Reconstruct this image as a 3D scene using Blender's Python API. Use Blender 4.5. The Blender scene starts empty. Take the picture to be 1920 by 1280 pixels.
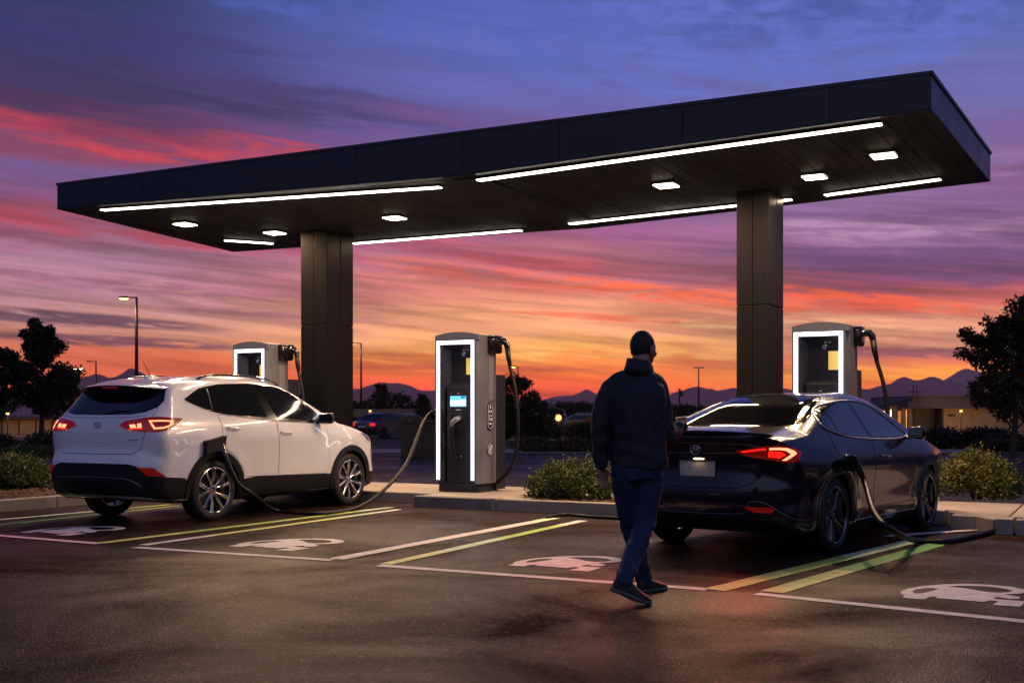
import bpy, bmesh, math, random
import numpy as np
from mathutils import Vector, Matrix, geometry
from mathutils.bvhtree import BVHTree
random.seed(7); np.random.seed(7)
S = bpy.context.scene
COL = S.collection
R = math.radians
# ---------------------------------------------------------------- camera
H = 1.23; F = 2138.0; HY = 778.0; TH = R(28.07)
CT, ST = math.cos(TH), math.sin(TH)
def C2W(x, d, z=0.0): return Vector((x*CT - d*ST, x*ST + d*CT, z))
def G(px, py, z=0.0):
    d = F*(H-z)/(py-HY); return C2W((px-960)/F*d, d, z)
def AT(px, d, py=None, z=0.0):
    if py is not None: z = H+(HY-py)*d/F
    return C2W((px-960)/F*d, d, z)
def DEP(py, z=0.0): return F*(H-z)/(py-HY)
cam_d = bpy.data.cameras.new('camera'); cam = bpy.data.objects.new('camera', cam_d); COL.objects.link(cam)
cam.location = (0, 0, H); cam.rotation_euler = (R(90), 0, TH)
cam_d.sensor_width = 36; cam_d.lens = F/1920*36; cam_d.shift_y = (HY-640)/1920
cam_d.clip_start = 0.1; cam_d.clip_end = 40000
cam_d.dof.use_dof = True; cam_d.dof.focus_distance = 11.5; cam_d.dof.aperture_fstop = 4.0
S.camera = cam
S.view_settings.view_transform = 'Standard'; S.view_settings.look = 'None'
S.view_settings.exposure = 0; S.view_settings.gamma = 1
S.cycles.use_denoising = True
S.cycles.max_bounces = 6; S.cycles.diffuse_bounces = 3; S.cycles.glossy_bounces = 4
S.cycles.transmission_bounces = 4; S.cycles.volume_bounces = 0; S.cycles.transparent_max_bounces = 8
S.cycles.sample_clamp_indirect = 4.0
S.cycles.blur_glossy = 0.5
S.cycles.caustics_reflective = False; S.cycles.caustics_refractive = False
def lin(r, g, b):
    f = lambda c: (c/255/12.92) if c/255 <= .04045 else ((c/255+.055)/1.055)**2.4
    return (f(r), f(g), f(b), 1)
# ---------------------------------------------------------------- materials
MATS = {}
def mat(name, col=(.5,.5,.5), rough=.5, metal=0, coat=0, emit=None, es=0, noise=None, nscale=5, bump=0, bscale=100,
        rnoise=0, spec=.5, trans=0, col2=None, detail=4, alpha=1, aniso=None, stretch=(1,1,1), sub=0):
    if name in MATS: return MATS[name]
    m = bpy.data.materials.new(name); m.use_nodes = True; nt = m.node_tree; N = nt.nodes; L = nt.links
    b = N['Principled BSDF']
    b.inputs['Base Color'].default_value = (*col[:3], 1); b.inputs['Roughness'].default_value = rough
    b.inputs['Metallic'].default_value = metal; b.inputs['Coat Weight'].default_value = coat
    b.inputs['Coat Roughness'].default_value = .03
    b.inputs['Specular IOR Level'].default_value = spec
    b.inputs['Transmission Weight'].default_value = trans
    if emit: b.inputs['Emission Color'].default_value = (*emit[:3], 1); b.inputs['Emission Strength'].default_value = es
    if col2 or rnoise or bump:
        tc = N.new('ShaderNodeTexCoord'); mp = N.new('ShaderNodeMapping'); L.new(tc.outputs['Object'], mp.inputs[0])
        mp.inputs['Scale'].default_value = stretch
    if col2 or rnoise:
        n = N.new('ShaderNodeTexNoise'); n.inputs['Scale'].default_value = nscale; n.inputs['Detail'].default_value = detail
        L.new(mp.outputs[0], n.inputs[0])
    if col2:
        rp = N.new('ShaderNodeValToRGB'); rp.color_ramp.elements[0].color = (*col[:3],1); rp.color_ramp.elements[1].color = (*col2[:3],1)
        rp.color_ramp.elements[0].position = .35; rp.color_ramp.elements[1].position = .65
        L.new(n.outputs[0], rp.inputs[0]); L.new(rp.outputs[0], b.inputs['Base Color'])
    if rnoise:
        mr = N.new('ShaderNodeMapRange'); mr.inputs[1].default_value = .3; mr.inputs[2].default_value = .7
        mr.inputs[3].default_value = max(.02, rough-rnoise); mr.inputs[4].default_value = min(1, rough+rnoise)
        L.new(n.outputs[0], mr.inputs[0]); L.new(mr.outputs[0], b.inputs['Roughness'])
    if bump:
        n2 = N.new('ShaderNodeTexNoise'); n2.inputs['Scale'].default_value = bscale; n2.inputs['Detail'].default_value = 3
        L.new(mp.outputs[0], n2.inputs[0])
        bp = N.new('ShaderNodeBump'); bp.inputs['Strength'].default_value = bump; bp.inputs['Distance'].default_value = .01
        L.new(n2.outputs[0], bp.inputs['Height']); L.new(bp.outputs[0], b.inputs['Normal'])
    MATS[name] = m; return m
def emat(name, col, s):
    if name in MATS: return MATS[name]
    m = bpy.data.materials.new(name); m.use_nodes = True; nt = m.node_tree; nt.nodes.clear()
    e = nt.nodes.new('ShaderNodeEmission'); e.inputs[0].default_value = (*col[:3],1); e.inputs[1].default_value = s
    o = nt.nodes.new('ShaderNodeOutputMaterial'); nt.links.new(e.outputs[0], o.inputs[0]); MATS[name] = m; return m
# ---------------------------------------------------------------- objects
def link(o, parent=None):
    COL.objects.link(o)
    if parent is not None: o.parent = parent
    return o
def obj(name, verts, faces, m, parent=None, smooth=False, mi=None, loc=None):
    me = bpy.data.meshes.new(name); me.from_pydata([tuple(v) for v in verts], [], [tuple(f) for f in faces])
    for q in (m if isinstance(m, (list, tuple)) else [m]): me.materials.append(q)
    if mi is not None: me.polygons.foreach_set('material_index', mi)
    me.validate(); me.update()
    if smooth: me.polygons.foreach_set('use_smooth', [True]*len(me.polygons))
    o = bpy.data.objects.new(name, me)
    if loc is not None: o.location = loc
    return link(o, parent)
def tag(o, label=None, cat=None, group=None, kind=None):
    if label: o['label'] = label
    if cat: o['category'] = cat
    if group: o['group'] = group
    if kind: o['kind'] = kind
    return o
def thing(name, label, cat, loc=(0,0,0), rz=0, group=None):
    o = bpy.data.objects.new(name, None); o.empty_display_size = .2; COL.objects.link(o)
    o.location = loc; o.rotation_euler = (0,0,rz); tag(o, label, cat, group); return o
class MB:
    """collects shapes, then builds them as one mesh object"""
    def __init__(s): s.v = []; s.f = []; s.m = []
    def add(s, vs, fs, mi=0):
        k = len(s.v); s.v += [Vector(v) for v in vs]; s.f += [[i+k for i in f] for f in fs]; s.m += [mi]*len(fs); return s
    def box(s, c, d, rz=0, mi=0, bev=0, M=None):
        bm = bmesh.new(); bmesh.ops.create_cube(bm, size=1)
        bmesh.ops.scale(bm, vec=d, verts=bm.verts)
        if bev: bmesh.ops.bevel(bm, geom=bm.edges[:], offset=bev, segments=2, affect='EDGES', profile=.5)
        T = Matrix.Translation(c) @ Matrix.Rotation(rz, 4, 'Z')
        if M is not None: T = M @ T
        bm.verts.index_update(); s.add([T @ v.co for v in bm.verts], [[v.index for v in f.verts] for f in bm.faces], mi); bm.free(); return s
    def prism(s, pts, a, b, mi=0):      # polygon pts (list of Vector) extruded from offset a to offset b vectors
        n = len(pts); a = Vector(a); b = Vector(b)
        s.add([Vector(p)+a for p in pts]+[Vector(p)+b for p in pts],
              [list(range(n))[::-1], list(range(n, 2*n))]+[[i, (i+1)%n, n+(i+1)%n, n+i] for i in range(n)], mi); return s
    def tube(s, pts, r, n=10, mi=0, cap=True):
        pts = [Vector(p) for p in pts]; rs = r if isinstance(r, (list, tuple)) else [r]*len(pts)
        vs = []; up = None
        for i, p in enumerate(pts):
            t = (pts[min(i+1, len(pts)-1)]-pts[max(i-1, 0)]).normalized()
            if up is None:
                up = Vector((0,0,1)) if abs(t.z) < .9 else Vector((1,0,0))
            x = t.cross(up).normalized(); y = x.cross(t).normalized(); up = y
            rr = rs[i]; ra, rb = rr if isinstance(rr, tuple) else (rr, rr)
            for k in range(n):
                a = 2*math.pi*k/n; vs.append(p+x*math.cos(a)*ra+y*math.sin(a)*rb)
        fs = [[i*n+k, i*n+(k+1)%n, (i+1)*n+(k+1)%n, (i+1)*n+k] for i in range(len(pts)-1) for k in range(n)]
        if cap: fs += [list(range(n))[::-1], [(len(pts)-1)*n+k for k in range(n)]]
        s.add(vs, fs, mi); return s
    def lathe(s, prof, c=(0,0,0), n=24, axis='Z', mi=0, cap=True):   # prof: (r, h)
        vs = []; c = Vector(c)
        for r_, h in prof:
            for k in range(n):
                a = 2*math.pi*k/n; x, y = r_*math.cos(a), r_*math.sin(a)
                vs.append(c+Vector((x,y,h) if axis == 'Z' else ((x,h,y) if axis == 'Y' else (h,x,y))))
        m_ = len(prof); fs = [[i*n+k, i*n+(k+1)%n, (i+1)*n+(k+1)%n, (i+1)*n+k] for i in range(m_-1) for k in range(n)]
        if cap: fs += [list(range(n))[::-1], [(m_-1)*n+k for k in range(n)]]
        s.add(vs, fs, mi); return s
    def sphere(s, c, r, n=12, m=8, mi=0):
        r = r if isinstance(r, (tuple, list)) else (r, r, r)
        prof = [(max(1e-4, math.sin(math.pi*i/m)), -math.cos(math.pi*i/m)) for i in range(m+1)]
        k = len(s.v); s.lathe(prof, (0,0,0), n, mi=mi)
        for i in range(k, len(s.v)): v = s.v[i]; s.v[i] = Vector((c[0]+v.x*r[0], c[1]+v.y*r[1], c[2]+v.z*r[2]))
        return s
    def xf(s, M): s.v = [M @ v for v in s.v]; return s
    def build(s, name, m, parent=None, smooth=False, flat_angle=None, loc=None):
        o = obj(name, s.v, s.f, m, parent, smooth, s.m if isinstance(m, (list, tuple)) else None, loc)
        if flat_angle is not None: sharp(o, flat_angle)
        return o
def fixnormals(o):
    bm = bmesh.new(); bm.from_mesh(o.data); bmesh.ops.recalc_face_normals(bm, faces=bm.faces); bm.to_mesh(o.data); bm.free(); return o
def sharp(o, deg=35):
    me = o.data; me.polygons.foreach_set('use_smooth', [True]*len(me.polygons))
    bm = bmesh.new(); bm.from_mesh(me); a = R(deg)
    for e in bm.edges: e.smooth = not (len(e.link_faces) == 2 and e.calc_face_angle(0) > a)
    bm.to_mesh(me); bm.free(); return o
def spl(pts, n=8, closed=False):
    """Catmull-Rom through points of any dimension"""
    P = [np.array(p, float) for p in pts]; out = []; m = len(P)
    for i in range(m if closed else m-1):
        p1, p2 = P[i], P[(i+1)%m]
        p0 = P[i-1] if (i > 0 or closed) else 2*p1-p2
        p3 = P[(i+2)%m] if (i+2 < m or closed) else 2*p2-p1
        for k in range(n):
            t = k/n; out.append(.5*((2*p1)+(p2-p0)*t+(2*p0-5*p1+4*p2-p3)*t*t+(3*p1-p0-3*p2+p3)*t**3))
    if not closed: out.append(P[-1])
    return out
def interp(tab, x):
    """smooth (cosine-free PCHIP-like) interpolation in a table of (x, y)"""
    xs = [t[0] for t in tab]; ys = [t[1] for t in tab]
    if x <= xs[0]: return ys[0]
    if x >= xs[-1]: return ys[-1]
    i = max(j for j in range(len(xs)-1) if xs[j] <= x)
    h = xs[i+1]-xs[i]; d = lambda j: (ys[j+1]-ys[j])/(xs[j+1]-xs[j])
    def sl(j):
        if j == 0: return d(0)
        if j == len(xs)-1: return d(j-1)
        a, b = d(j-1), d(j); return 0 if a*b <= 0 else 2*a*b/(a+b)
    t = (x-xs[i])/h; m0, m1 = sl(i)*h, sl(i+1)*h
    return (2*t**3-3*t*t+1)*ys[i]+(t**3-2*t*t+t)*m0+(-2*t**3+3*t*t)*ys[i+1]+(t**3-t*t)*m1
def evaluated(o):
    """replace a mesh by its modifier result"""
    dg = bpy.context.evaluated_depsgraph_get(); dg.update()
    me = bpy.data.meshes.new_from_object(o.evaluated_get(dg)); o.modifiers.clear(); o.data = me; return o
def text(body, size, m, parent=None, name='lettering', depth=.001, M=None):
    c = bpy.data.curves.new('t', 'FONT'); c.body = body; c.size = size; c.extrude = depth; c.align_x = 'CENTER'; c.align_y = 'CENTER'
    t = bpy.data.objects.new('t', c); COL.objects.link(t)
    dg = bpy.context.evaluated_depsgraph_get(); me = bpy.data.meshes.new_from_object(t.evaluated_get(dg))
    bpy.data.objects.remove(t); me.materials.clear(); me.materials.append(m)
    if M is not None: me.transform(M)
    o = bpy.data.objects.new(name, me); return link(o, parent)
# ================================================================ SKY (world)
W = bpy.data.worlds.new('World'); S.world = W; W.use_nodes = True
nt = W.node_tree; N = nt.nodes; L = nt.links; N.clear()
def M_(op, a, b=None, c=None, clamp=False):
    n = N.new('ShaderNodeMath'); n.operation = op; n.use_clamp = clamp
    for i, v in enumerate((a, b, c)):
        if v is None: continue
        if isinstance(v, (int, float)): n.inputs[i].default_value = v
        else: L.new(v, n.inputs[i])
    return n.outputs[0]
def mixc(fac, a, b, mode='MIX'):
    n = N.new('ShaderNodeMix'); n.data_type = 'RGBA'; n.blend_type = mode; n.clamp_factor = True
    for sk, v in ((n.inputs[0], fac), (n.inputs[6], a), (n.inputs[7], b)):
        if isinstance(v, (int, float)): sk.default_value = v
        elif isinstance(v, tuple): sk.default_value = v
        else: L.new(v, sk)
    return n.outputs[2]
def sstep(lo, hi, v):
    n = N.new('ShaderNodeMapRange'); n.interpolation_type = 'SMOOTHSTEP'
    n.inputs[1].default_value = lo; n.inputs[2].default_value = hi; n.inputs[3].default_value = 0; n.inputs[4].default_value = 1
    L.new(v, n.inputs[0]); return n.outputs[0]
tc = N.new('ShaderNodeTexCoord'); sep = N.new('ShaderNodeSeparateXYZ'); L.new(tc.outputs['Generated'], sep.inputs[0])
X, Y, Z = sep.outputs
ra = M_('ADD', M_('MULTIPLY', X, CT), M_('MULTIPLY', Y, ST))      # component to the right of the view axis
fb = M_('ADD', M_('MULTIPLY', X, -ST), M_('MULTIPLY', Y, CT))     # forward component
AZ = M_('ARCTAN2', ra, fb); EL = M_('ARCSINE', Z)
DEG = 57.29578
az = M_('MULTIPLY', AZ, DEG); el = M_('MULTIPLY', EL, DEG)
def px2(px, py):
    a = math.atan((px-960)/F); e = math.atan((HY-py)/F*math.cos(a)); return math.degrees(a), math.degrees(e)
def noise(sx, sy, scale=1, detail=5, rough=.55, off=0.0, tilt=.12, dist=0.0):
    """streaky noise: long in azimuth, thin in elevation, drooping to the right"""
    e2 = M_('ADD', el, M_('MULTIPLY', az, tilt))
    cb = N.new('ShaderNodeCombineXYZ'); L.new(M_('MULTIPLY', az, sx), cb.inputs[0]); L.new(M_('MULTIPLY', e2, sy), cb.inputs[1]); cb.inputs[2].default_value = off
    n = N.new('ShaderNodeTexNoise'); n.inputs['Scale'].default_value = scale; n.inputs['Detail'].default_value = detail
    n.inputs['Roughness'].default_value = rough; n.inputs['Distortion'].default_value = dist; L.new(cb.outputs[0], n.inputs[0]); return n.outputs[0]
n1 = noise(.05, .42, 1, 6, .58, 3.1, .13, .5)
n2 = noise(.14, 1.25, 1, 5, .6, 9.7, .10, .3)
n3 = noise(.5, 3.4, 1, 4, .6, 17.2, .08, .2)
n4 = noise(.35, .9, 1, 5, .6, 27.2, .1, .8)
warp = M_('ADD', M_('MULTIPLY', M_('SUBTRACT', n1, .5), 3.8), M_('ADD', M_('MULTIPLY', M_('SUBTRACT', n2, .5), 2.3), M_('MULTIPLY', M_('SUBTRACT', n3, .5), .5)))
ew = M_('ADD', el, M_('MULTIPLY', warp, sstep(.3, 5, el)))
EM = 40.0; SKY_STRENGTH = .88
def ramp(stops, px, src):
    n = N.new('ShaderNodeValToRGB'); cr = n.color_ramp
    st = sorted([(max(0, px2(px, y)[1])/EM if y is not None else e/EM, c) for (y, e, c) in stops], key=lambda t: t[0])
    while len(cr.elements) < len(st): cr.elements.new(.5)
    for el_, (p, c) in zip(cr.elements, st): el_.position = p
    for el_, (p, c) in zip(cr.elements, st): el_.color = lin(*c)
    L.new(M_('DIVIDE', src, EM), n.inputs[0]); return n.outputs[0]
top = [(None, 26, (48,60,132)), (None, 38, (30,40,92))]
def st(l): return [(y, None, c) for y, c in l]
RL = ramp(st([(778,(150,62,58)),(720,(205,80,48)),(690,(226,98,44)),(662,(205,102,72)),(625,(206,132,108)),(575,(196,140,138)),(530,(178,124,146)),
  (485,(168,118,148)),(445,(158,84,116)),(410,(160,68,96)),(375,(126,78,128)),(335,(112,84,146)),(300,(134,66,104)),(250,(132,50,86)),(205,(90,44,88)),(150,(58,44,98)),(90,(46,46,106)),(0,(38,52,102))])+top, 120, ew)
RC = ramp(st([(778,(196,62,44)),(730,(226,78,44)),(706,(246,100,32)),(680,(255,138,38)),(650,(255,168,78)),(615,(255,176,118)),(575,(238,146,116)),
  (535,(214,112,104)),(500,(196,112,128)),(455,(170,88,130)),(400,(140,84,146)),(320,(110,82,150)),(250,(102,86,160)),(150,(96,102,182)),(60,(88,104,190)),(0,(80,98,186))])+top, 1000, ew)
RR = ramp(st([(778,(150,50,56)),(742,(228,84,40)),(722,(252,126,40)),(700,(250,150,60)),(676,(214,108,72)),(650,(214,134,104)),(612,(222,146,116)),(580,(206,96,80)),
  (548,(158,70,98)),(505,(118,66,112)),(465,(128,84,134)),(430,(158,108,156)),(385,(132,92,146)),(340,(150,108,162)),(290,(126,96,158)),(200,(112,108,178)),(100,(98,110,186)),(0,(70,88,168))])+top, 1700, ew)
base = mixc(sstep(-21, -1, az), RL, RC); base = mixc(sstep(1, 17, az), base, RR)
# broad drifts of cloud, each a soft ellipse broken up by the streaky noise
def blob(col, px, py, wx, wy, amt=1.0, src=None, lo=.38, hi=.62, tilt=.1):
    global base
    a0, e0 = px2(px, py); k = DEG/F
    u = M_('DIVIDE', M_('SUBTRACT', az, a0), wx*k)
    v = M_('DIVIDE', M_('ADD', M_('SUBTRACT', el, e0), M_('ADD', M_('MULTIPLY', M_('SUBTRACT', az, a0), tilt), M_('MULTIPLY', M_('SUBTRACT', n2, .5), wy*k*1.6))), wy*k)
    g = M_('SUBTRACT', 1, M_('ADD', M_('MULTIPLY', u, u), M_('MULTIPLY', v, v)), clamp=True)
    s_ = src if src is not None else n1
    f = M_('MULTIPLY', M_('MULTIPLY', sstep(0, .8, g), sstep(lo, hi, s_)), amt)
    base = mixc(f, base, lin(*col))
blob((206,58,74), 190, 258, 420, 34, 1.0, n2, .36, .56, .11)
blob((196,62,78), 620, 300, 330, 26, .9, n3, .34, .58, .12)
blob((64,38,84), 60, 205, 420, 44, .7, n1, .3, .6, .08)
blob((186,66,84), 160, 425, 330, 24, .9, n2, .36, .56, .1)
blob((190,70,96), 480, 455, 260, 18, .6, n3, .36, .56, .1)
blob((92,62,86), 110, 596, 330, 15, .95, n3, .3, .52, .05)
blob((110,66,82), 210, 640, 300, 13, .95, n3, .28, .5, .03)
blob((150,90,112), 520, 590, 260, 10, .5, n3, .3, .5, .05)
blob((232,104,86), 1050, 528, 420, 26, .9, n3, .36, .58, .1)
blob((216,78,92), 880, 470, 420, 26, .8, n2, .38, .6, .11)
blob((250,106,60), 1290, 556, 340, 22, .9, n3, .36, .56, .12)
blob((236,100,60), 1150, 596, 260, 8, .7, n3, .3, .5, .06)
blob((216,92,60), 900, 690, 330, 7, .7, n3, .3, .5, .0)
blob((236,112,50), 760, 668, 260, 8, .5, n3, .3, .5, .02)
blob((255,190,96), 1150, 655, 420, 30, .55, n3, .4, .6, .0)
blob((255,214,150), 1420, 608, 260, 16, .6, n3, .4, .62, .05)
blob((108,62,112), 1720, 500, 330, 34, .9, n2, .34, .56, .07)
blob((255,96,52), 1600, 560, 260, 18, .95, n3, .34, .56, .12)
blob((186,140,178), 1650, 428, 300, 26, .7, n3, .42, .6, .03)
blob((104,64,118), 1800, 405, 260, 14, .6, n3, .34, .56, .03)
blob((242,176,130), 1660, 622, 260, 26, .7, n3, .42, .62, .04)
blob((140,74,88), 1720, 662, 260, 13, .9, n3, .32, .52, .03)
blob((255,152,44), 1640, 700, 260, 14, .8, n3, .36, .56, .0)
blob((98,114,206), 1400, 60, 620, 130, .9, n4, .36, .62, .05)
blob((80,98,188), 800, 30, 480, 90, .8, n4, .4, .62, .08)
blob((52,40,92), 260, 150, 460, 50, .85, n2, .36, .56, .1)
blob((66,52,112), 620, 190, 420, 40, .8, n2, .38, .58, .12)
blob((58,50,112), 250, 60, 360, 26, .6, n3, .36, .58, .08)
blob((118,84,148), 1000, 232, 420, 30, .7, n2, .36, .58, .1)
blob((120,92,158), 1850, 250, 260, 44, .8, n2, .36, .58, .0)
blob((134,80,138), 1880, 330, 260, 26, .8, n3, .34, .56, .02)
blob((96,58,112), 1660, 476, 360, 20, .7, n3, .34, .54, .05)
blob((150,84,120), 300, 540, 380, 16, .6, n3, .36, .56, .06)
# the sky behind the camera: unseen, its bright blue band shaped to light the SUV rear
# thin streaks of darker cloud through everything, strongest low down
s1 = noise(.11, 1.9, 1, 6, .62, 41.0, .09, .6); s2 = noise(.05, .8, 1, 5, .6, 55.0, .11, .4)
dk = M_('ADD', .70, M_('ADD', M_('MULTIPLY', sstep(.34, .60, s1), .24), M_('MULTIPLY', sstep(.36, .62, s2), .20)))
dk = M_('SUBTRACT', 1.04, M_('MULTIPLY', M_('SUBTRACT', 1.10, dk), M_('SUBTRACT', .85, M_('MULTIPLY', sstep(6, 14, el), .62))))
vd = N.new('ShaderNodeVectorMath'); vd.operation = 'SCALE'; L.new(base, vd.inputs[0]); L.new(dk, vd.inputs[3]); base = vd.outputs[0]
# the far haze eats some of the glow low down, so the sky itself is brighter there
boost = M_('ADD', 1, M_('MULTIPLY', M_('POWER', 2.718, M_('MULTIPLY', el, -.20)), .78))
vb = N.new('ShaderNodeVectorMath'); vb.operation = 'SCALE'; L.new(base, vb.inputs[0]); L.new(boost, vb.inputs[3]); base = vb.outputs[0]
# thin streaks of darker cloud through everything, strongest low down
s1 = noise(.11, 1.9, 1, 6, .62, 41.0, .09, .6); s2 = noise(.05, .8, 1, 5, .6, 55.0, .11, .4)
dk = M_('ADD', .70, M_('ADD', M_('MULTIPLY', sstep(.34, .60, s1), .24), M_('MULTIPLY', sstep(.36, .62, s2), .20)))
dk = M_('SUBTRACT', 1.04, M_('MULTIPLY', M_('SUBTRACT', 1.10, dk), M_('SUBTRACT', .85, M_('MULTIPLY', sstep(6, 14, el), .62))))
vd = N.new('ShaderNodeVectorMath'); vd.operation = 'SCALE'; L.new(base, vd.inputs[0]); L.new(dk, vd.inputs[3]); base = vd.outputs[0]
# the far haze eats some of the glow low down, so the sky itself is brighter there
boost = M_('ADD', 1, M_('MULTIPLY', M_('POWER', 2.718, M_('MULTIPLY', el, -.20)), .46))
vb = N.new('ShaderNodeVectorMath'); vb.operation = 'SCALE'; L.new(base, vb.inputs[0]); L.new(boost, vb.inputs[3]); base = vb.outputs[0]
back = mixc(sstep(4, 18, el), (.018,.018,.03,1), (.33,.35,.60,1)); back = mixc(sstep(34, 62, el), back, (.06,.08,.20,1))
side = mixc(sstep(2, 12, el), (.02,.016,.03,1), (.05,.075,.25,1))
absaz = M_('ABSOLUTE', az)
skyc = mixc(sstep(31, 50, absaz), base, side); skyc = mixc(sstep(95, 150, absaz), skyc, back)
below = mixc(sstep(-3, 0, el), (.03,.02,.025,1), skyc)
# a physical twilight sky adds a faint even wash under the clouds
nish = N.new('ShaderNodeTexSky'); nish.sky_type = 'NISHITA'; nish.sun_disc = False
nish.sun_elevation = R(-1.5); nish.sun_rotation = -TH+R(4); 
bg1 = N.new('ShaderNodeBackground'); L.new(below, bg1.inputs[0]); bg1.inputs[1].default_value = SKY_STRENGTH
bg2 = N.new('ShaderNodeBackground'); L.new(nish.outputs[0], bg2.inputs[0]); bg2.inputs[1].default_value = .05
ad = N.new('ShaderNodeAddShader'); L.new(bg1.outputs[0], ad.inputs[0]); L.new(bg2.outputs[0], ad.inputs[1])
wo = N.new('ShaderNodeOutputWorld'); L.new(ad.outputs[0], wo.inputs[0])
# ================================================================ GROUND
def asphalt(name, dark, light, worn):
    m = bpy.data.materials.new(name); m.use_nodes = True; nt = m.node_tree; N = nt.nodes; L = nt.links; b = N['Principled BSDF']
    tc = N.new('ShaderNodeTexCoord')
    def no(sc, det=4, ro=.55, di=0):
        n = N.new('ShaderNodeTexNoise'); n.inputs['Scale'].default_value = sc; n.inputs['Detail'].default_value = det
        n.inputs['Roughness'].default_value = ro; n.inputs['Distortion'].default_value = di; L.new(tc.outputs['Object'], n.inputs[0]); return n.outputs[0]
    vo = N.new('ShaderNodeTexVoronoi'); vo.inputs['Scale'].default_value = 95; L.new(tc.outputs['Object'], vo.inputs[0])
    vo2 = N.new('ShaderNodeTexVoronoi'); vo2.inputs['Scale'].default_value = 62; L.new(tc.outputs['Object'], vo2.inputs[0])
    big = no(.55, 5, .6, .6); mid = no(4, 5, .65); 
    def ramp(src, stops):
        r = N.new('ShaderNodeValToRGB'); cr = r.color_ramp
        while len(cr.elements) < len(stops): cr.elements.new(.5)
        for e, (p, c) in zip(cr.elements, stops): e.position = p; e.color = (*c, 1)
        L.new(src, r.inputs[0]); return r.outputs[0]
    def mix(f, a, bb, mode='MIX'):
        n = N.new('ShaderNodeMix'); n.data_type = 'RGBA'; n.blend_type = mode
        for sk, v in ((n.inputs[0], f), (n.inputs[6], a), (n.inputs[7], bb)):
            if isinstance(v, (int, float)): sk.default_value = v
            else: L.new(v, sk)
        return n.outputs[2]
    stone = ramp(vo2.outputs['Color'], [(0, tuple(c*.35 for c in dark)), (.5, dark), (.78, light), (.88, tuple(c*2.4 for c in light)), (1, tuple(c*6 for c in light))])
    wear = ramp(big, [(.3, (.82,.82,.84)), (.55, (1,1,1)), (.75, worn)])
    c = mix(1.0, stone, wear, 'MULTIPLY')
    stain = ramp(mid, [(.3, (.55,.54,.53)), (.45, (1,1,1)), (1, (1.1,1.08,1.05))])
    c = mix(.8, c, stain, 'MULTIPLY')
    # old oil drips and scuffs: small dark spots with ragged edges
    dv = N.new('ShaderNodeTexVoronoi'); dv.inputs['Scale'].default_value = 1.1; L.new(tc.outputs['Object'], dv.inputs[0])
    dn = N.new('ShaderNodeMath'); dn.operation = 'ADD'; L.new(dv.outputs['Distance'], dn.inputs[0]); L.new(mid, dn.inputs[1])
    drip = ramp(dn.outputs[0], [(.50, (.38,.36,.35)), (.60, (1,1,1))]); c = mix(.8, c, drip, 'MULTIPLY')
    ck = N.new('ShaderNodeTexVoronoi'); ck.feature = 'DISTANCE_TO_EDGE'; ck.inputs['Scale'].default_value = .28
    cn = N.new('ShaderNodeTexNoise'); cn.inputs['Scale'].default_value = 1.4; cn.inputs['Detail'].default_value = 6; L.new(tc.outputs['Object'], cn.inputs[0])
    va = N.new('ShaderNodeVectorMath'); va.operation = 'MULTIPLY_ADD'; va.inputs[1].default_value = (1.6,1.6,0); L.new(cn.outputs['Color'], va.inputs[0]); L.new(tc.outputs['Object'], va.inputs[2]); L.new(va.outputs[0], ck.inputs[0])
    crk = ramp(ck.outputs['Distance'], [(0, (.35,.35,.35)), (.0035, (.5,.5,.5)), (.008, (1,1,1))])
    c = mix(.8, c, crk, 'MULTIPLY')
    L.new(c, b.inputs['Base Color'])
    mr = N.new('ShaderNodeMapRange'); mr.inputs[1].default_value = .3; mr.inputs[2].default_value = .7; mr.inputs[3].default_value = .38; mr.inputs[4].default_value = .66
    L.new(big, mr.inputs[0]); L.new(mr.outputs[0], b.inputs['Roughness'])
    ma = N.new('ShaderNodeMath'); ma.operation = 'ADD'; L.new(vo.outputs['Distance'], ma.inputs[0]); L.new(vo2.outputs['Distance'], ma.inputs[1])
    bp = N.new('ShaderNodeBump'); bp.inputs['Strength'].default_value = .55; bp.inputs['Distance'].default_value = .006; bp.invert = True
    L.new(ma.outputs[0], bp.inputs['Height']); L.new(bp.outputs[0], b.inputs['Normal'])
    ms = N.new('ShaderNodeMapRange'); ms.inputs[1].default_value = .42; ms.inputs[2].default_value = .66; ms.inputs[3].default_value = .12; ms.inputs[4].default_value = .008
    L.new(big, ms.inputs[0]); L.new(ms.outputs[0], b.inputs['Specular IOR Level'])
    MATS[name] = m; return m
m_asph = asphalt('asphalt', (.0115,.0066,.0046), (.041,.0235,.015), (1.4,1.32,1.22))
m_road = asphalt('road_asphalt', (.028,.026,.028), (.055,.050,.050), (1.2,1.2,1.2))
m_earth = mat('earth', (.02,.024,.012), .95, col2=(.035,.03,.018), nscale=.3)
def quad(pts, z): return [Vector((p[0], p[1], z)) for p in pts]
g = obj('ground', [(-7500,-390,-.012),(7500,-390,-.012),(7500,7600,-.012),(-7500,7600,-.012)], [(0,1,2,3)], m_earth); tag(g, kind='structure')
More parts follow.
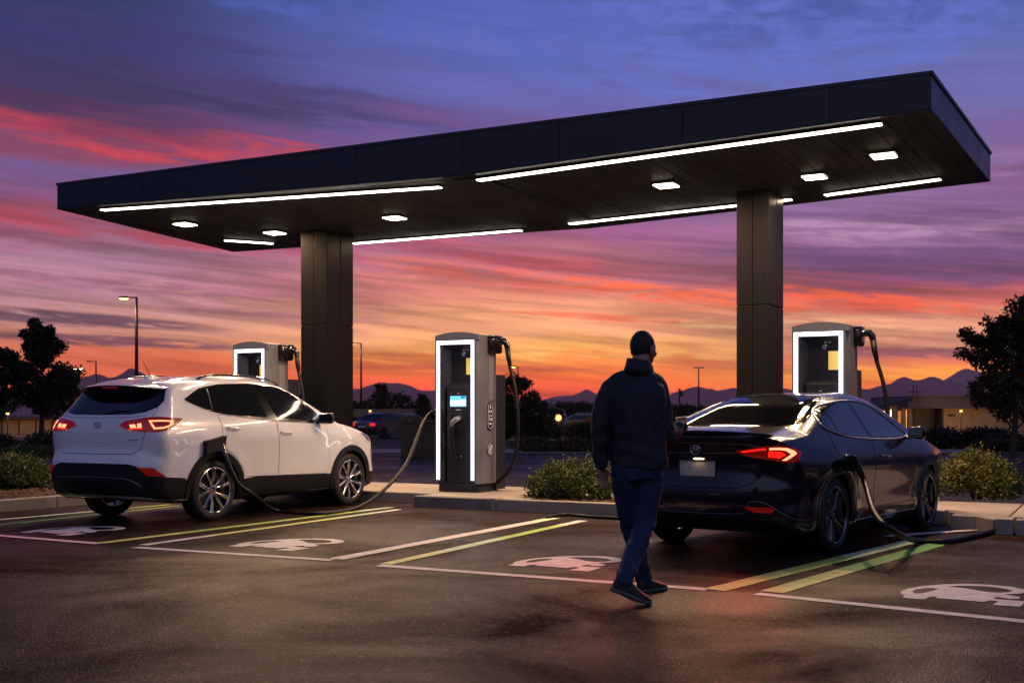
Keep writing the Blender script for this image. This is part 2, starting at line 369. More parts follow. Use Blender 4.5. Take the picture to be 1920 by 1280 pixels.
# parking lot and the road beyond the island, in camera-aligned strips of ground
def gquad(name, x0, x1, d0, d1, z, m):
    o = obj(name, [C2W(x0,d0,z), C2W(x1,d0,z), C2W(x1,d1,z), C2W(x0,d1,z)], [(0,1,2,3)], m); return tag(o, kind='structure')
lot = obj('parking_lot', [(-60,-30,0),(60,-30,0),(60,16.0,0),(-60,16.0,0)], [(0,1,2,3)], m_asph); tag(lot, kind='structure')
road = obj('road', [(-80,16.004,-.002),(90,16.004,-.002),(90,37,-.002),(-80,37,-.002)], [(0,1,2,3)], m_road); tag(road, kind='structure')
m_conc = mat('kerb_concrete', (.30,.265,.225), .75, col2=(.22,.195,.165), nscale=3, bump=.35, bscale=90, rnoise=.1, detail=8)
m_pave = mat('pavement_concrete', (.34,.30,.25), .7, col2=(.26,.225,.185), nscale=1.6, bump=.25, bscale=120, detail=8)
m_kdark = mat('kerb_dark_concrete', (.15,.145,.15), .75, col2=(.11,.105,.105), nscale=4, bump=.35, bscale=90, detail=8)
KZ = .15
# ---- kerb blocks along the front of the island
def kerb_run(name, a, b, w=.16, m=m_conc, seg=1.9, z=KZ):
    a, b = Vector((*a, 0)), Vector((*b, 0)); d = b-a; n = max(1, round(d.length/seg)); t = d.normalized(); nrm = Vector((-t.y, t.x, 0))
    mb = MB(); ang = math.atan2(t.y, t.x)
    for i in range(n):
        p0 = a+d*(i/n)+t*.004; p1 = a+d*((i+1)/n)-t*.004; c = (p0+p1)/2+nrm*(w/2); c.z = z/2-.01
        mb.box(c, ((p1-p0).length, w, z+.02), ang, bev=.012)
    o = mb.build(name, m); tag(o, kind='structure'); return o
P0 = G(760,952); P1 = G(915,956); P2 = G(1862,1000); 
YK = 12.88; XJ = P0.x; XC = P1.x+.02
kerb_run('kerb', (XC+.1, YK), (-4.9, YK))
kerb_run('kerb', (-4.86, YK+.02), (-4.6, YK+.80), seg=.9)
kerb_run('kerb', (-4.57, YK+.82), (-1.75, YK+.82))
kerb_run('kerb', (-1.72, YK+.80), (-1.16, YK-.08), seg=.6)
kerb_run('kerb', (-.95, YK-.12), (9, YK-.12), z=.16)
kerb_run('kerb', (XJ, YK-.02), (XC, YK-.02), m=m_kdark, w=.18)
kerb_run('kerb', (-12.3, YK+.5), (XJ-.02, YK+.5))
kerb_run('kerb', (-12.55, -2), (-12.55, 12.4))        # the left divider kerb (turned: runs away from the camera)
mb = MB(); mb.box((XC+.05, YK+.10, KZ/2), (.09, .2, KZ+.012), bev=.008); o = mb.build('kerb_joint', m_conc); tag(o, kind='structure')
mb = MB(); mb.box((-1.05, YK+.02, KZ/2+.004), (.16, .34, KZ+.02), bev=.01); o = mb.build('kerb_joint', m_conc); tag(o, kind='structure')
# ---- pavement slabs with joints
def slabs(name, x0, x1, y0, y1, z, nx, ny, m=m_pave, skip=()):
    mb = MB(); sx = (x1-x0)/nx; sy = (y1-y0)/ny
    for i in range(nx):
        for j in range(ny):
            if (i, j) in skip: continue
            mb.box((x0+sx*(i+.5), y0+sy*(j+.5), z/2-.01), (sx-.008, sy-.008, z+.02), bev=.006)
    o = mb.build(name, m); tag(o, kind='structure'); return o
slabs('pavement', XJ, -6.75, YK+.165, 15.25, KZ-.003, 2, 2)
slabs('pavement', -13.6, XJ-.004, YK+.665, 15.25, KZ-.004, 5, 2)
slabs('pavement', -6.74, -4.9, 13.95, 15.25, KZ-.003, 1, 1)
slabs('pavement', -4.89, -1.05, YK+.99, 15.25, KZ-.003, 2, 2)
slabs('pavement', -1.62, -1.05, YK+.25, YK+.985, KZ-.003, 1, 1)
slabs('pavement', -.9, 2.2, YK+.045, YK+.35, KZ+.004, 2, 1)
slabs('pavement', -1.04, 0.2, 13.25, 15.25, KZ-.003, 1, 2)
slabs('pavement', .9, 7, 15.5, 17.2, KZ-.004, 3, 1)
m_mulch = mat('mulch', (.055,.028,.016), .95, col2=(.11,.055,.03), nscale=60, bump=1, bscale=70)
def mulch(x0, x1, y0, y1, z):
    nx, ny = int((x1-x0)/.09), int((y1-y0)/.09)
    vs = [(x0+(x1-x0)*i/nx, y0+(y1-y0)*j/ny, z+random.uniform(-.015,.022)) for j in range(ny+1) for i in range(nx+1)]
    fs = [(j*(nx+1)+i, j*(nx+1)+i+1, (j+1)*(nx+1)+i+1, (j+1)*(nx+1)+i) for j in range(ny) for i in range(nx)]
    # bark chips
    for _ in range(int((x1-x0)*(y1-y0)*160)):
        c = Vector((random.uniform(x0,x1), random.uniform(y0,y1), z+.025)); a = random.uniform(0,6.3); l = random.uniform(.015,.045); w = l*.35
        u = Vector((math.cos(a), math.sin(a), random.uniform(-.3,.3)))*l; v = Vector((-math.sin(a), math.cos(a), random.uniform(-.5,.5)))*w
        k = len(vs); vs += [c-u-v, c+u-v, c+u+v, c-u+v]; fs.append((k,k+1,k+2,k+3))
    o = obj('mulch', vs, fs, m_mulch); tag(o, kind='structure'); return o
mulch(-6.73, -4.91, YK+.17, 13.94, .13)
mulch(.2, 7.5, YK+.36, 15.4, .135)
mulch(-17, -12.75, 6.0, 12.9, .12)
# ---- painted bay markings (thin sheets of paint)
m_white = mat('white_paint', (.80,.74,.68), .6, col2=(.58,.52,.47), nscale=9, bump=.5, bscale=75, detail=9)
m_green = mat('green_paint', (.44,.62,.10), .6, col2=(.32,.46,.08), nscale=9, bump=.5, bscale=75, detail=9)
m_yellow = mat('yellow_green_paint', (.72,.76,.20), .6, col2=(.56,.58,.16), nscale=9, bump=.5, bscale=75, detail=9)
m_grn2 = mat('deep_green_paint', (.12,.46,.07), .6, col2=(.10,.34,.06), nscale=9, bump=.5, bscale=75, detail=9)
m_mint = mat('mint_paint', (.60,.78,.48), .6, col2=(.44,.58,.36), nscale=9, bump=.5, bscale=75, detail=9)
mk = MB()
def stripe(a, b, w, mi=0, z=.004, seg=14):
    """a, b: ends on the ground; w: width; slightly uneven edges"""
    a, b = Vector((a[0],a[1],z)), Vector((b[0],b[1],z)); t = (b-a).normalized(); n = Vector((-t.y,t.x,0)); vs = []
    for i in range(seg+1):
        p = a.lerp(b, i/seg); e = lambda: random.uniform(-.004,.004)
        vs += [p+n*(w/2+e()), p-n*(w/2+e())]
    mk.add(vs, [(2*i,2*i+1,2*i+3,2*i+2) for i in range(seg)], mi if not isinstance(mi, list) else 0)
    if isinstance(mi, list):
        for i in range(seg): mk.m[-seg+i] = mi[min(len(mi)-1, int(i*len(mi)/seg))]
def gp(px, py): v = G(px, py); return (v.x, v.y)
stripe(gp(-60,999), gp(186,1019), .11, 0)
stripe(gp(190,1018), gp(734,951), .12, [2,1,1,1,4], z=.005)
stripe(gp(268,1022), gp(748,955), .11, [0,2,2,2,4,0], z=.005)
stripe(gp(252,1026), gp(622,1050), .11, 0)
stripe(gp(630,1048), gp(1040,971), .155, [0,0,0,0,4], z=.005)
stripe(gp(722,1058), gp(1092,976), .125, [2,4,4,1,1,0], z=.005)
stripe(gp(710,1060), gp(1326,1105), .12, 0)
stripe(gp(1340,1106), gp(1722,1012), .17, [2,2,1,1,4,4,4], z=.005)
stripe(gp(1446,1110), gp(1765,1018), .17, [2,2,3,3,3,3], z=.005)
stripe(gp(1418,1113), gp(1990,1172), .115, 0)
stripe(gp(-40,978), gp(318,946), .10, [4,4,1], z=.005)
stripe(gp(-40,988), gp(338,948), .08, [3,3,1], z=.005)
stripe(gp(1660,1005), gp(1832,993), .12, 0, z=.0045)
# ---- the car-and-plug emblem painted in each bay: the same stencil four times (outline in metres, with two openings)
EMB = [(-0.396, -0.17), (-0.395, -0.077), (-0.37, 0.042), (-0.309, 0.19), (-0.184, 0.359), (-0.025, 0.468), (0.119, 0.497), (0.266, 0.458), (0.357, 0.369), (0.387, 0.295), (0.38, 0.219), (0.348, 0.161), (0.246, 0.061), (0.354, -0.008), (0.355, -0.096), (0.288, -0.125), (0.222, -0.075), (0.202, -0.127), (0.204, -0.177), (0.249, -0.187), (0.293, -0.18), (0.392, -0.191), (0.394, -0.345), (0.382, -0.439), (0.222, -0.443), (0.241, -0.271), (0.185, -0.261), (0.159, -0.341), (0.041, -0.332), (-0.096, -0.324), (-0.146, -0.323), (-0.146, -0.247), (-0.176, -0.277), (-0.192, -0.313), (-0.198, -0.408), (-0.265, -0.424), (-0.345, -0.409), (-0.347, -0.375), (-0.339, -0.322), (-0.37, -0.275)]
HOLES = [[(-0.326, -0.1), (-0.326, -0.025), (-0.311, 0.039), (-0.268, 0.108), (-0.232, 0.13), (-0.18, 0.112), (-0.208, -0.007), (-0.252, -0.159), (-0.301, -0.188)],
 [(-0.133, 0.268), (-0.082, 0.327), (-0.014, 0.367), (0.081, 0.39), (0.163, 0.383), (0.233, 0.34), (0.291, 0.255), (0.264, 0.178), (0.204, 0.121), (0.13, 0.122), (0.08, 0.154), (-0.022, 0.227)]]
def emblem(cx, cy, rz=0.0, sc=1.0):
    T = lambda p: Vector((cx+sc*(p[0]*math.cos(rz)-p[1]*math.sin(rz)), cy+sc*(p[0]*math.sin(rz)+p[1]*math.cos(rz)), .0046))
    loops = [[T(p) for p in EMB]]+[[T(p) for p in hh] for hh in HOLES]
    flat = [v for l in loops for v in l]; mk.add(flat, [tuple(f) for f in geometry.tessellate_polygon(loops)], 0)
for (px, py, sc) in ((541,1019,1.05),(1064,1054,1.0),(1808,1112,1.0),(140,994,1.0)):
    c = G(px, py); emblem(c.x, c.y, 0, sc)
mk.build('road_marking', [m_white, m_green, m_yellow, m_grn2, m_mint]); tag(COL.objects['road_marking'], kind='structure')
# ================================================================ CANOPY
SZ = 4.4
cFL = G(107,392,SZ); cFR = G(1746,205,SZ); cRR = G(1857,340,SZ); cRL = G(437,472,SZ)
m_fascia = mat('dark_navy_fascia', (.022,.024,.034), .42, metal=.3, rnoise=.08, nscale=.8, col2=(.028,.030,.042))
m_fside = mat('steel_blue_end_panel', (.10,.105,.13), .38, metal=.85, rnoise=.06, nscale=1.2, col2=(.12,.125,.15))
m_soffit = mat('brown_soffit_boards', (.033,.034,.037), .6, rnoise=.12, nscale=2.2, col2=(.023,.024,.026), spec=.3, stretch=(1,.25,1), detail=6)
m_gap = mat('dark_gap', (.006,.006,.007), .9)
m_col = mat('bronze_grey_column_cladding', (.0065,.0072,.0095), .40, metal=.0, spec=.05, rnoise=.05, nscale=6, col2=(.009,.0095,.012), stretch=(8,8,.15))
m_strip = emat('warm_white_strip', (1,.90,.74), 9)
m_down = emat('warm_downlight', (1,.80,.55), 16)
can = thing('canopy', 'long dark flat canopy on two clad columns over the chargers, lit by strips and downlights', 'canopy', ((cFL+cFR+cRR+cRL)/4)*1)
can.location = (can.location.x, can.location.y, 0); CO = Vector(can.location)
def L_(v): return Vector(v)-CO
def Bi(u, v, z=SZ): p = (cFL.lerp(cFR, u)).lerp(cRL.lerp(cRR, u), v); return Vector((p.x, p.y, z))
TF = .40
UM = .5; DROP = .155
def uv_of(p):
    u, v = .5, .5
    for _ in range(30):
        q = (cFL.lerp(cFR, u)).lerp(cRL.lerp(cRR, u), v); e = Vector((p.x-q.x, p.y-q.y))
        du = ((cFR-cFL).lerp(cRR-cRL, v)).xy; dv = (cRL.lerp(cRR, u)-cFL.lerp(cFR, u)).xy
        det = du.x*dv.y-du.y*dv.x; u += (e.x*dv.y-e.y*dv.x)/det; v += (du.x*e.y-du.y*e.x)/det
    return u, v
def zs(u): return SZ-DROP*max(0, 1-(abs(u-UM)/(UM if u < UM else 1-UM)))      # the soffit falls gently to a central valley
def Gs(px, py, off=0):
    z = SZ
    for _ in range(8): p = G(px, py, z+off); z = zs(uv_of(p)[0])
    return G(px, py, z+off)
# core (slightly inside the panels) and top sheet
mb = MB(); ins = .02
cor = [Bi(.003,.006), Bi(.997,.006), Bi(.997,.994), Bi(.003,.994)]
mb.prism([L_(p) for p in cor], (0,0,.014), (0,0,TF-.02)); mb.build('roof_core', m_gap, can)
def panel(mb, a, b, z0, z1, th, mi=0):
    t = (b-a).normalized(); n = Vector((t.y,-t.x,0))
    vs = []
    for p in (a, b):
        for z in (zs(uv_of(p)[0])+z0-SZ, z1):
            for k in (0, th): q = p+n*(-k); vs.append(L_(Vector((q.x,q.y,z))))
    mb.add(vs, [(0,2,6,4),(1,5,7,3),(0,4,5,1),(2,3,7,6),(0,1,3,2),(4,6,7,5)], mi)
def ufor(px):      # fraction along the front edge seen at pixel column px
    lo, hi = 0, 1
    for _ in range(40):
        m = (lo+hi)/2; p = Bi(m,0); xc = p.x*CT+p.y*ST; d = -p.x*ST+p.y*CT
        if 960+F*xc/d < px: lo = m
        else: hi = m
    return lo
UM = ufor(866)
us = [0]+[ufor(p) for p in (268,470,666,866,1048,1280,1556)]+[1]
mb = MB()
for a, b in zip(us[:-1], us[1:]):
    pa, pb = Bi(a,0), Bi(b,0); t = (pb-pa).normalized(); panel(mb, pa+t*.004, pb-t*.004, SZ, SZ+TF-.045, .03)
o = mb.build('front_fascia', m_fascia, can); fixnormals(o)
mb = MB()
for a, b in ((0,.36),(.36,.74),(.74,1)):
    pa, pb = Bi(1,a), Bi(1,b); t = (pb-pa).normalized(); panel(mb, pa+t*.006, pb-t*.004, SZ, SZ+TF-.045, .03)
o = mb.build('end_fascia', m_fside, can); fixnormals(o)
mb = MB()
for a, b in ((0,.5),(.5,1)):
    pa, pb = Bi(0,1-a), Bi(0,1-b); t = (pb-pa).normalized(); panel(mb, pa+t*.006, pb-t*.006, SZ, SZ+TF-.045, .03)
o = mb.build('end_fascia', m_fascia, can); fixnormals(o)
mb = MB()
ur = [0,.12,.25,.37,UM,.62,.74,.87,1]
for i in range(8):
    pa, pb = Bi(ur[8-i],1), Bi(ur[7-i],1); t = (pb-pa).normalized(); panel(mb, pa+t*.004, pb-t*.004, SZ, SZ+TF-.045, .03)
o = mb.build('rear_fascia', m_fascia, can); fixnormals(o)
# top flashing: a thin lip proud of the panels
mb = MB(); q = [Bi(0,0), Bi(1,0), Bi(1,1), Bi(0,1)]; c_ = sum(q, Vector())/4
q2 = [p+(p-c_).normalized()*.018 for p in q]
mb.prism([L_(p) for p in q2], (0,0,TF-.04), (0,0,TF)); o = mb.build('top_flashing', m_fascia, can)
# soffit boards running front to back, two fields either side of the central valley beam
vu0, vu1 = ufor(846), ufor(888)
mb = MB()
def board(u0, u1, v0=.035, v1=.965, z=SZ, th=.012, mi=0):
    z = z-SZ; p = [Bi(u0,v0,z+zs(u0)), Bi(u1,v0,z+zs(u1)), Bi(u1,v1,z+zs(u1)), Bi(u0,v1,z+zs(u0))]; mb.prism([L_(k) for k in p], (0,0,0), (0,0,th), mi)
def field(a, b, n):
    w = (b-a)/n
    for i in range(n):
        u0 = a+w*i+.0003; u1 = a+w*(i+1)-.0003; dz = random.uniform(-.0015,.0015)
        if i % 4 == 3: u1 -= .0003
        board(u0, u1, z=SZ-.006+dz)
field(.012, vu0-.004, 22); field(vu1+.004, .988, 30)
o = mb.build('soffit', m_soffit, can); fixnormals(o)
mb = MB(); p = [Bi(vu0,.035,zs(UM)), Bi(vu1,.035,zs(UM)), Bi(vu1+.012,.965,zs(UM)), Bi(vu0-.006,.965,zs(UM))]
mb.prism([L_(k) for k in p], (0,0,-.02), (0,0,.05)); o = mb.build('valley_beam', m_soffit, can); fixnormals(o)
mb = MB()     # dark border trim round the soffit
for a, b in (((0,0),(UM,.035)),((UM,0),(1,.035)),((0,.965),(UM,1)),((UM,.965),(1,1)),((0,.035),(.012,.965)),((.988,.035),(1,.965))):
    p = [Bi(a[0],a[1],zs(a[0])), Bi(b[0],a[1],zs(b[0])), Bi(b[0],b[1],zs(b[0])), Bi(a[0],b[1],zs(a[0]))]; mb.prism([L_(k) for k in p], (0,0,-.004), (0,0,.012))
o = mb.build('soffit_border', m_fascia, can); fixnormals(o)
# strip lights in slim housings
def lamp(name, M, sx, sy, power, parent, col=(1,.66,.40)):
    l = bpy.data.lights.new(name, 'AREA'); l.shape = 'RECTANGLE'; l.size = sx; l.size_y = sy; l.energy = power; l.color = col
    o = bpy.data.objects.new(name, l); COL.objects.link(o); o.parent = parent; o.matrix_local = M; return o
PW = .52
m_hous = mat('light_housing', (.05,.048,.045), .4, metal=.6)
def strip(a, b, w=.10):
    a = Gs(*a, -.02); b = Gs(*b, -.02); t = (b-a); ln = t.length; c = (a+b)/2; ang = math.atan2(t.y, t.x)
    M = Matrix.Translation(L_(c)) @ Matrix.Rotation(ang, 4, 'Z') @ Matrix.Rotation(-math.asin(t.z/ln), 4, 'Y')
    h = MB().box((0,0,-.004), (ln+.03, w+.03, .018)).xf(M).build('strip_light', m_hous, can)
    MB().box((0,0,-.018), (ln, w, .014), bev=.004).xf(M).build('diffuser', m_strip, h)
    lamp('strip_lamp', M @ Matrix.Translation((0,0,-.027)), ln, .11, 42*ln*PW, h)
for a, b in (((192,392),(826,349)), ((896,336),(1653,230)), ((421,449),(512,455)), ((663,455),(977,430)), ((1068,418),(1484,372)), ((1547,364),(1763,334))): strip(a, b)
for (px, py) in ((347,420),(515,436),(740,408),(1249,347),(1527,331),(1657,291)):
    c = Gs(px, py, -.03); ang = 0
    M = Matrix.Translation(L_(c)) @ Matrix.Rotation(ang, 4, 'Z')
    h = MB().box((0,0,.010), (.33,.33,.034), bev=.004).xf(M).build('downlight', m_hous, can)
    MB().box((0,0,-.013), (.27,.27,.012), bev=.004).xf(M).build('diffuser', m_down, h)
    lamp('downlight_lamp', M @ Matrix.Translation((0,0,-.021)), .26, .26, 260*PW, h, (1,.60,.33))
# columns
m_seam = m_gap
def column(corner_px, d, ww, dd, seam_z=2.74):
    c = AT(corner_px, d, z=0); x1 = c.x; y0 = c.y; cx, cy = x1-ww/2, y0+dd/2      # front right vertical edge at the corner
    mb = MB(); mb.box(L_((cx,cy,SZ/2-.01)), (ww-.03, dd-.03, SZ-.03)); core = mb.build('column', m_gap, can)
    mb = MB(); g_ = .009
    def face(z0, z1):
        zc = (z0+z1)/2; h = z1-z0
        for k in (-1, 1):
            mb.box(L_((cx+k*ww/4, y0+.011, zc)), (ww/2-g_, .022, h), bev=.003)
            mb.box(L_((cx+k*ww/4, y0+dd-.011, zc)), (ww/2-g_, .022, h), bev=.003)
            mb.box(L_((x1-.011, cy+k*(dd/4-.006), zc)), (.022, dd/2-g_-.03, h), bev=.003)
            mb.box(L_((x1-ww+.011, cy+k*(dd/4-.006), zc)), (.022, dd/2-g_-.03, h), bev=.003)
    face(.16, seam_z-.008); face(seam_z+.008, SZ-.008)
    mb.build('cladding', m_col, core)
    MB().box(L_((cx,cy,.08)), (ww+.14, dd+.14, .16), bev=.01).build('plinth', m_conc, core)
column(613, 19.0, .55, .74); column(1442, 15.55, .46, .76)
# ================================================================ CARS
os_dbg = False
class Body:
    """closed body surface: a side silhouette (x,z) and a half-width function, rounded where they meet.
    sil rows: (x, z, R, ry, n[, corner]) ; R = rounding depth inwards from the silhouette, ry = how far in from the side it starts"""
    def __init__(s, sil, W, plan, spine, flares, rings=26, across=16, step=.03):
        s.W, s.plan, s.flares = W, plan, flares
        segs = []; cur = [sil[0]]
        n = len(sil)
        for r in sil[1:]+[sil[0]]:
            cur.append(r)
            if len(r) > 5 and r[5]: segs.append(cur); cur = [r]
        if len(cur) > 1: segs.append(cur)
        P = []
        for sg in segs:
            c = spl([q[:5] for q in sg], 24)
            acc = [0]
            for a, b in zip(c[:-1], c[1:]): acc.append(acc[-1]+float(np.hypot(*(b-a)[:2])))
            m = max(2, int(acc[-1]/step)); j = 0
            for k in range(m):
                t = acc[-1]*k/m
                while acc[j+1] < t: j += 1
                u = (t-acc[j])/max(1e-9, acc[j+1]-acc[j]); P.append(c[j]*(1-u)+c[j+1]*u)
        s.P = P; xs0, xs1, zs = spine; vs = []; m = len(P)
        phis = []
        A = across
        for i, p in enumerate(P):
            x, z, Rr, ry, nn = p; cx = min(max(x, xs0), xs1); cz = zs+.0*(x)
            dx, dz = cx-x, cz-z; Ld = math.hypot(dx, dz); row = []
            Rr = min(Rr, Ld*.8)
            # rounding arc: phi 0 at centre line side (on the silhouette) .. 90 on the side face
            w_in = s.half(x+dx/Ld*Rr, z+dz/Ld*Rr); w_flat = max(.02, w_in*(1-ry))
            for k in range(4): row.append((x, w_flat*k/4, z))
            for k in range(A):
                ph = (math.pi/2)*k/A
                d = Rr*(1-math.cos(ph)**(2/nn)); xx, zz = x+dx/Ld*d, z+dz/Ld*d
                wh = s.half(xx, zz); f = math.sin(ph)**(2/nn)
                row.append((xx, w_flat+(wh-w_flat)*f, zz))
            for k in range(rings+1):
                d = Rr+(Ld-Rr)*k/rings; xx, zz = x+dx/Ld*d, z+dz/Ld*d; row.append((xx, s.half(xx, zz), zz))
            vs.append(row)
        C = len(vs[0]); V = []; F_ = []
        q_ = lambda x: int(round(x/.003)); SP = {}
        for row in vs:
            for (x,y,z) in row[:-1]: V.append((x,y,z))
        C1 = C-1; ends = []
        for row in vs:
            k = q_(row[-1][0]); ends.append(k)
            if k not in SP: SP[k] = len(V); V.append((k*.003, s.half(k*.003, zs), zs))
        keys = sorted(SP); nR = len(V)
        V += [(x,-y,z) for (x,y,z) in V]
        for i in range(m):
            j = (i+1) % m; fl = []
            for k in range(C1-1): fl.append([i*C1+k, i*C1+k+1, j*C1+k+1, j*C1+k])
            lo, hi = sorted((ends[i], ends[j])); mid = [SP[k] for k in keys if lo < k < hi]
            if ends[i] > ends[j]: mid = mid[::-1]
            e = [SP[ends[i]]]+mid+([SP[ends[j]]] if ends[i] != ends[j] else [])
            fl.append([i*C1+C1-1]+e+[j*C1+C1-1])
            for f in fl: F_.append(f); F_.append([nR+q for q in f[::-1]])
        bm = bmesh.new(); bv = [bm.verts.new(v) for v in V]
        for f in F_:
            try: bm.faces.new([bv[i] for i in f])
            except ValueError: pass
        ctr = [v for v in bm.verts if abs(v.co.y) < 1e-5]
        bmesh.ops.remove_doubles(bm, verts=ctr, dist=.0001)
        bmesh.ops.recalc_face_normals(bm, faces=bm.faces)
        if os_dbg: print('body edges non-manifold', sum(1 for e in bm.edges if not e.is_manifold), 'of', len(bm.edges))
        s.bm = bm; s.bvh = BVHTree.FromBMesh(bm)
    def half(s, x, z):
        w = interp(s.W, z)*interp(s.plan, x)
        for (fx, fz, r, amt) in s.flares:
            d = math.hypot(x-fx, z-fz); w += amt*math.exp(-((d-r)/.09)**2)
        return w
    def hit(s, o, d):
        r = s.bvh.ray_cast(Vector(o), Vector(d).normalized(), 60)
        return (r[0], r[1]) if r[0] is not None else (None, None)
VIEWS = {}
def view(name, az_deg, flip=1):
    """a projection direction in the car's frame: 0 = from behind, 90 = from the right side (-y)"""
    a = R(az_deg); d = Vector((math.cos(a), math.sin(a), 0)); r = Vector((math.sin(a), -math.cos(a), 0)); return d, r
def patch(body, poly, az, off=.004, thick=.012, h=.03, mir=False, name='panel', m=None, parent=None, smooth_in=0, grow=0, top=False, keepz=None, cen=None):
    """lay an outline onto the body. poly: (u, z); u is measured to the viewer's right when looking along the view direction.
    az 0: from behind (u = -y), 90: from the car's right side (u = x); top: from above (u = x, v = y)"""
    if smooth_in: poly = [tuple(p) for p in spl(poly, smooth_in, True)]
    pts = []
    for i in range(len(poly)):
        a, b = Vector(poly[i][:2]), Vector(poly[(i+1)%len(poly)][:2]); n = max(1, int((b-a).length/h))
        for k in range(n): pts.append(a.lerp(b, k/n))
    if grow:
        ar = sum(pts[i].x*pts[(i+1)%len(pts)].y-pts[(i+1)%len(pts)].x*pts[i].y for i in range(len(pts))); sg = 1 if ar > 0 else -1
        q = []
        for i in range(len(pts)):
            t = (pts[(i+1)%len(pts)]-pts[i-1]).normalized(); q.append(pts[i]+Vector((t.y,-t.x))*grow*sg)
        pts = q
    nb = len(pts); xs = [p.x for p in pts]; ys = [p.y for p in pts]; poly_v = list(pts)
    def inside(x, y):
        c = False; j = nb-1
        for i in range(nb):
            if (poly_v[i].y > y) != (poly_v[j].y > y) and x < (poly_v[j].x-poly_v[i].x)*(y-poly_v[i].y)/(poly_v[j].y-poly_v[i].y)+poly_v[i].x: c = not c
            j = i
        return c
    gx = int((max(xs)-min(xs))/h)+1; gy = int((max(ys)-min(ys))/h)+1
    for i in range(gx):
        for j in range(gy):
            x = min(xs)+(i+.5)*h; y = min(ys)+(j+.5)*h
            if inside(x, y) and min((Vector((x,y))-p).length_squared for p in poly_v) > (h*.45)**2: pts.append(Vector((x,y)))
    r = geometry.delaunay_2d_cdt(pts, [(i,(i+1)%nb) for i in range(nb)], [], 1, 1e-6)
    v2, ed, fc = r[0], r[1], r[2]
    if top: d, rt = Vector((0,0,-1)), Vector((1,0,0))
    else: d, rt = view('', az)
    V = []; Nn = []; ok = []
    for p in v2:
        o = (rt*p.x+Vector((0,0,p.y)) if not top else Vector((p.x, p.y, 0)))-d*5
        hp, hn = body.hit(o, d)
        if hp is None: V.append(Vector()); Nn.append(Vector()); ok.append(False)
        else:
            if hn.dot(d) > 0: hn = -hn
            V.append(hp); Nn.append(hn); ok.append(True)
    fc = [f for f in fc if all(ok[i] for i in f)]
    used = sorted({i for f in fc for i in f}); re = {o_: n_ for n_, o_ in enumerate(used)}
    V = [V[i] for i in used]; Nn = [Nn[i] for i in used]; fc = [[re[i] for i in f] for f in fc]
    # smooth normals
    acc = [Vector() for _ in V]
    for f in fc:
        n = (V[f[1]]-V[f[0]]).cross(V[f[2]]-V[f[0]])
        if n.dot(Nn[f[0]]) < 0: n = -n
        for i in f: acc[i] += n
    acc = [a.normalized() if a.length > 0 else Nn[i] for i, a in enumerate(acc)]
    cnt = {}
    for f in fc:
        for a, b in zip(f, f[1:]+f[:1]): cnt[(min(a,b),max(a,b))] = cnt.get((min(a,b),max(a,b)),0)+1
    vs = [v+n*off for v, n in zip(V, acc)]; fs = []
    for f in fc:
        n = (V[f[1]]-V[f[0]]).cross(V[f[2]]-V[f[0]]); fs.append(f if n.dot(acc[f[0]]) > 0 else f[::-1])
    dirs = {}
    for f in fs:
        for a, b in zip(f, f[1:]+f[:1]): dirs[(min(a,b),max(a,b))] = (a,b)
    bd = {}
    for e, c in cnt.items():
        if c == 1:
            a, b = dirs[e]
            for i in (a, b):
                if i not in bd: bd[i] = len(vs); vs.append(V[i]-acc[i]*thick)
            fs.append([b, a, bd[a], bd[b]])
    sets = [(vs, fs)]
    if mir: sets.append(([Vector((v.x,-v.y,v.z)) for v in vs], [f[::-1] for f in fs]))
    out = []
    for vs_, fs_ in sets:
        if mir == 'only' and vs_ is vs: continue
        o = obj(name, vs_, fs_, m, parent); sharp(o, 50); out.append(o)
    return out
def line_on(body, pts, az, r=.004, off=.002, mir=False, name='seam', m=None, parent=None, n=6, top=False):
    """a thin line following the body: pts (u,z), drawn as a flat narrow tube"""
    if top: d, rt = Vector((0,0,-1)), Vector((1,0,0))
    else: d, rt = view('', az)
    c = [tuple(p) for p in spl(pts, n)] if n > 1 else pts; P = []
    for p in c:
        o = (rt*p[0]+Vector((0,0,p[1])) if not top else Vector((p[0], p[1], 0)))-d*5
        hp, hn = body.hit(o, d)
        if hp is not None:
            if hn.dot(d) > 0: hn = -hn
            P.append(hp+hn*off)
    out = []
    for s_ in ((1,-1) if mir else (1,)):
        mb = MB(); mb.tube([Vector((p.x,p.y*s_,p.z)) for p in P], r, 6)
        o = mb.build(name, m, parent, smooth=True); out.append(o)
    return out
m_tyre = mat('tyre_rubber', (.012,.012,.012), .7, rnoise=.1, nscale=30)
m_black = mat('black_plastic', (.008,.008,.010), .5, rnoise=.08, nscale=20, spec=.3)
m_gloss = mat('gloss_black_trim', (.006,.006,.007), .12, coat=.5)
m_well = mat('wheel_well_black', (.004,.004,.004), .95)
m_glass = mat('dark_tinted_glass', (.004,.005,.007), .04, coat=.2, spec=.5)
m_chrome = mat('chrome', (.6,.6,.62), .12, metal=1)
m_silver = mat('silver_alloy', (.62,.58,.55), .2, metal=1)
m_dalloy = mat('dark_alloy', (.16,.16,.175), .22, metal=1)
m_disc = mat('brake_steel', (.03,.03,.03), .5, metal=.7)
m_redlens = mat('red_lens', (.10,.003,.003), .15, coat=.4, emit=(1,.008,.004), es=.10)
m_redlit = emat('red_lamp_lit', (1,.012,.006), 1.6)
m_redhot = emat('lamp_core_lit', (1,.22,.10), 3.2)
m_reflect = mat('red_reflector', (.2,.01,.008), .2, coat=.5, emit=(1,.02,.01), es=.08)
m_lampg = mat('clear_lens', (.25,.26,.28), .06, coat=1, metal=.6)
m_mirror = mat('mirror_glass', (.10,.11,.12), .05, metal=1)
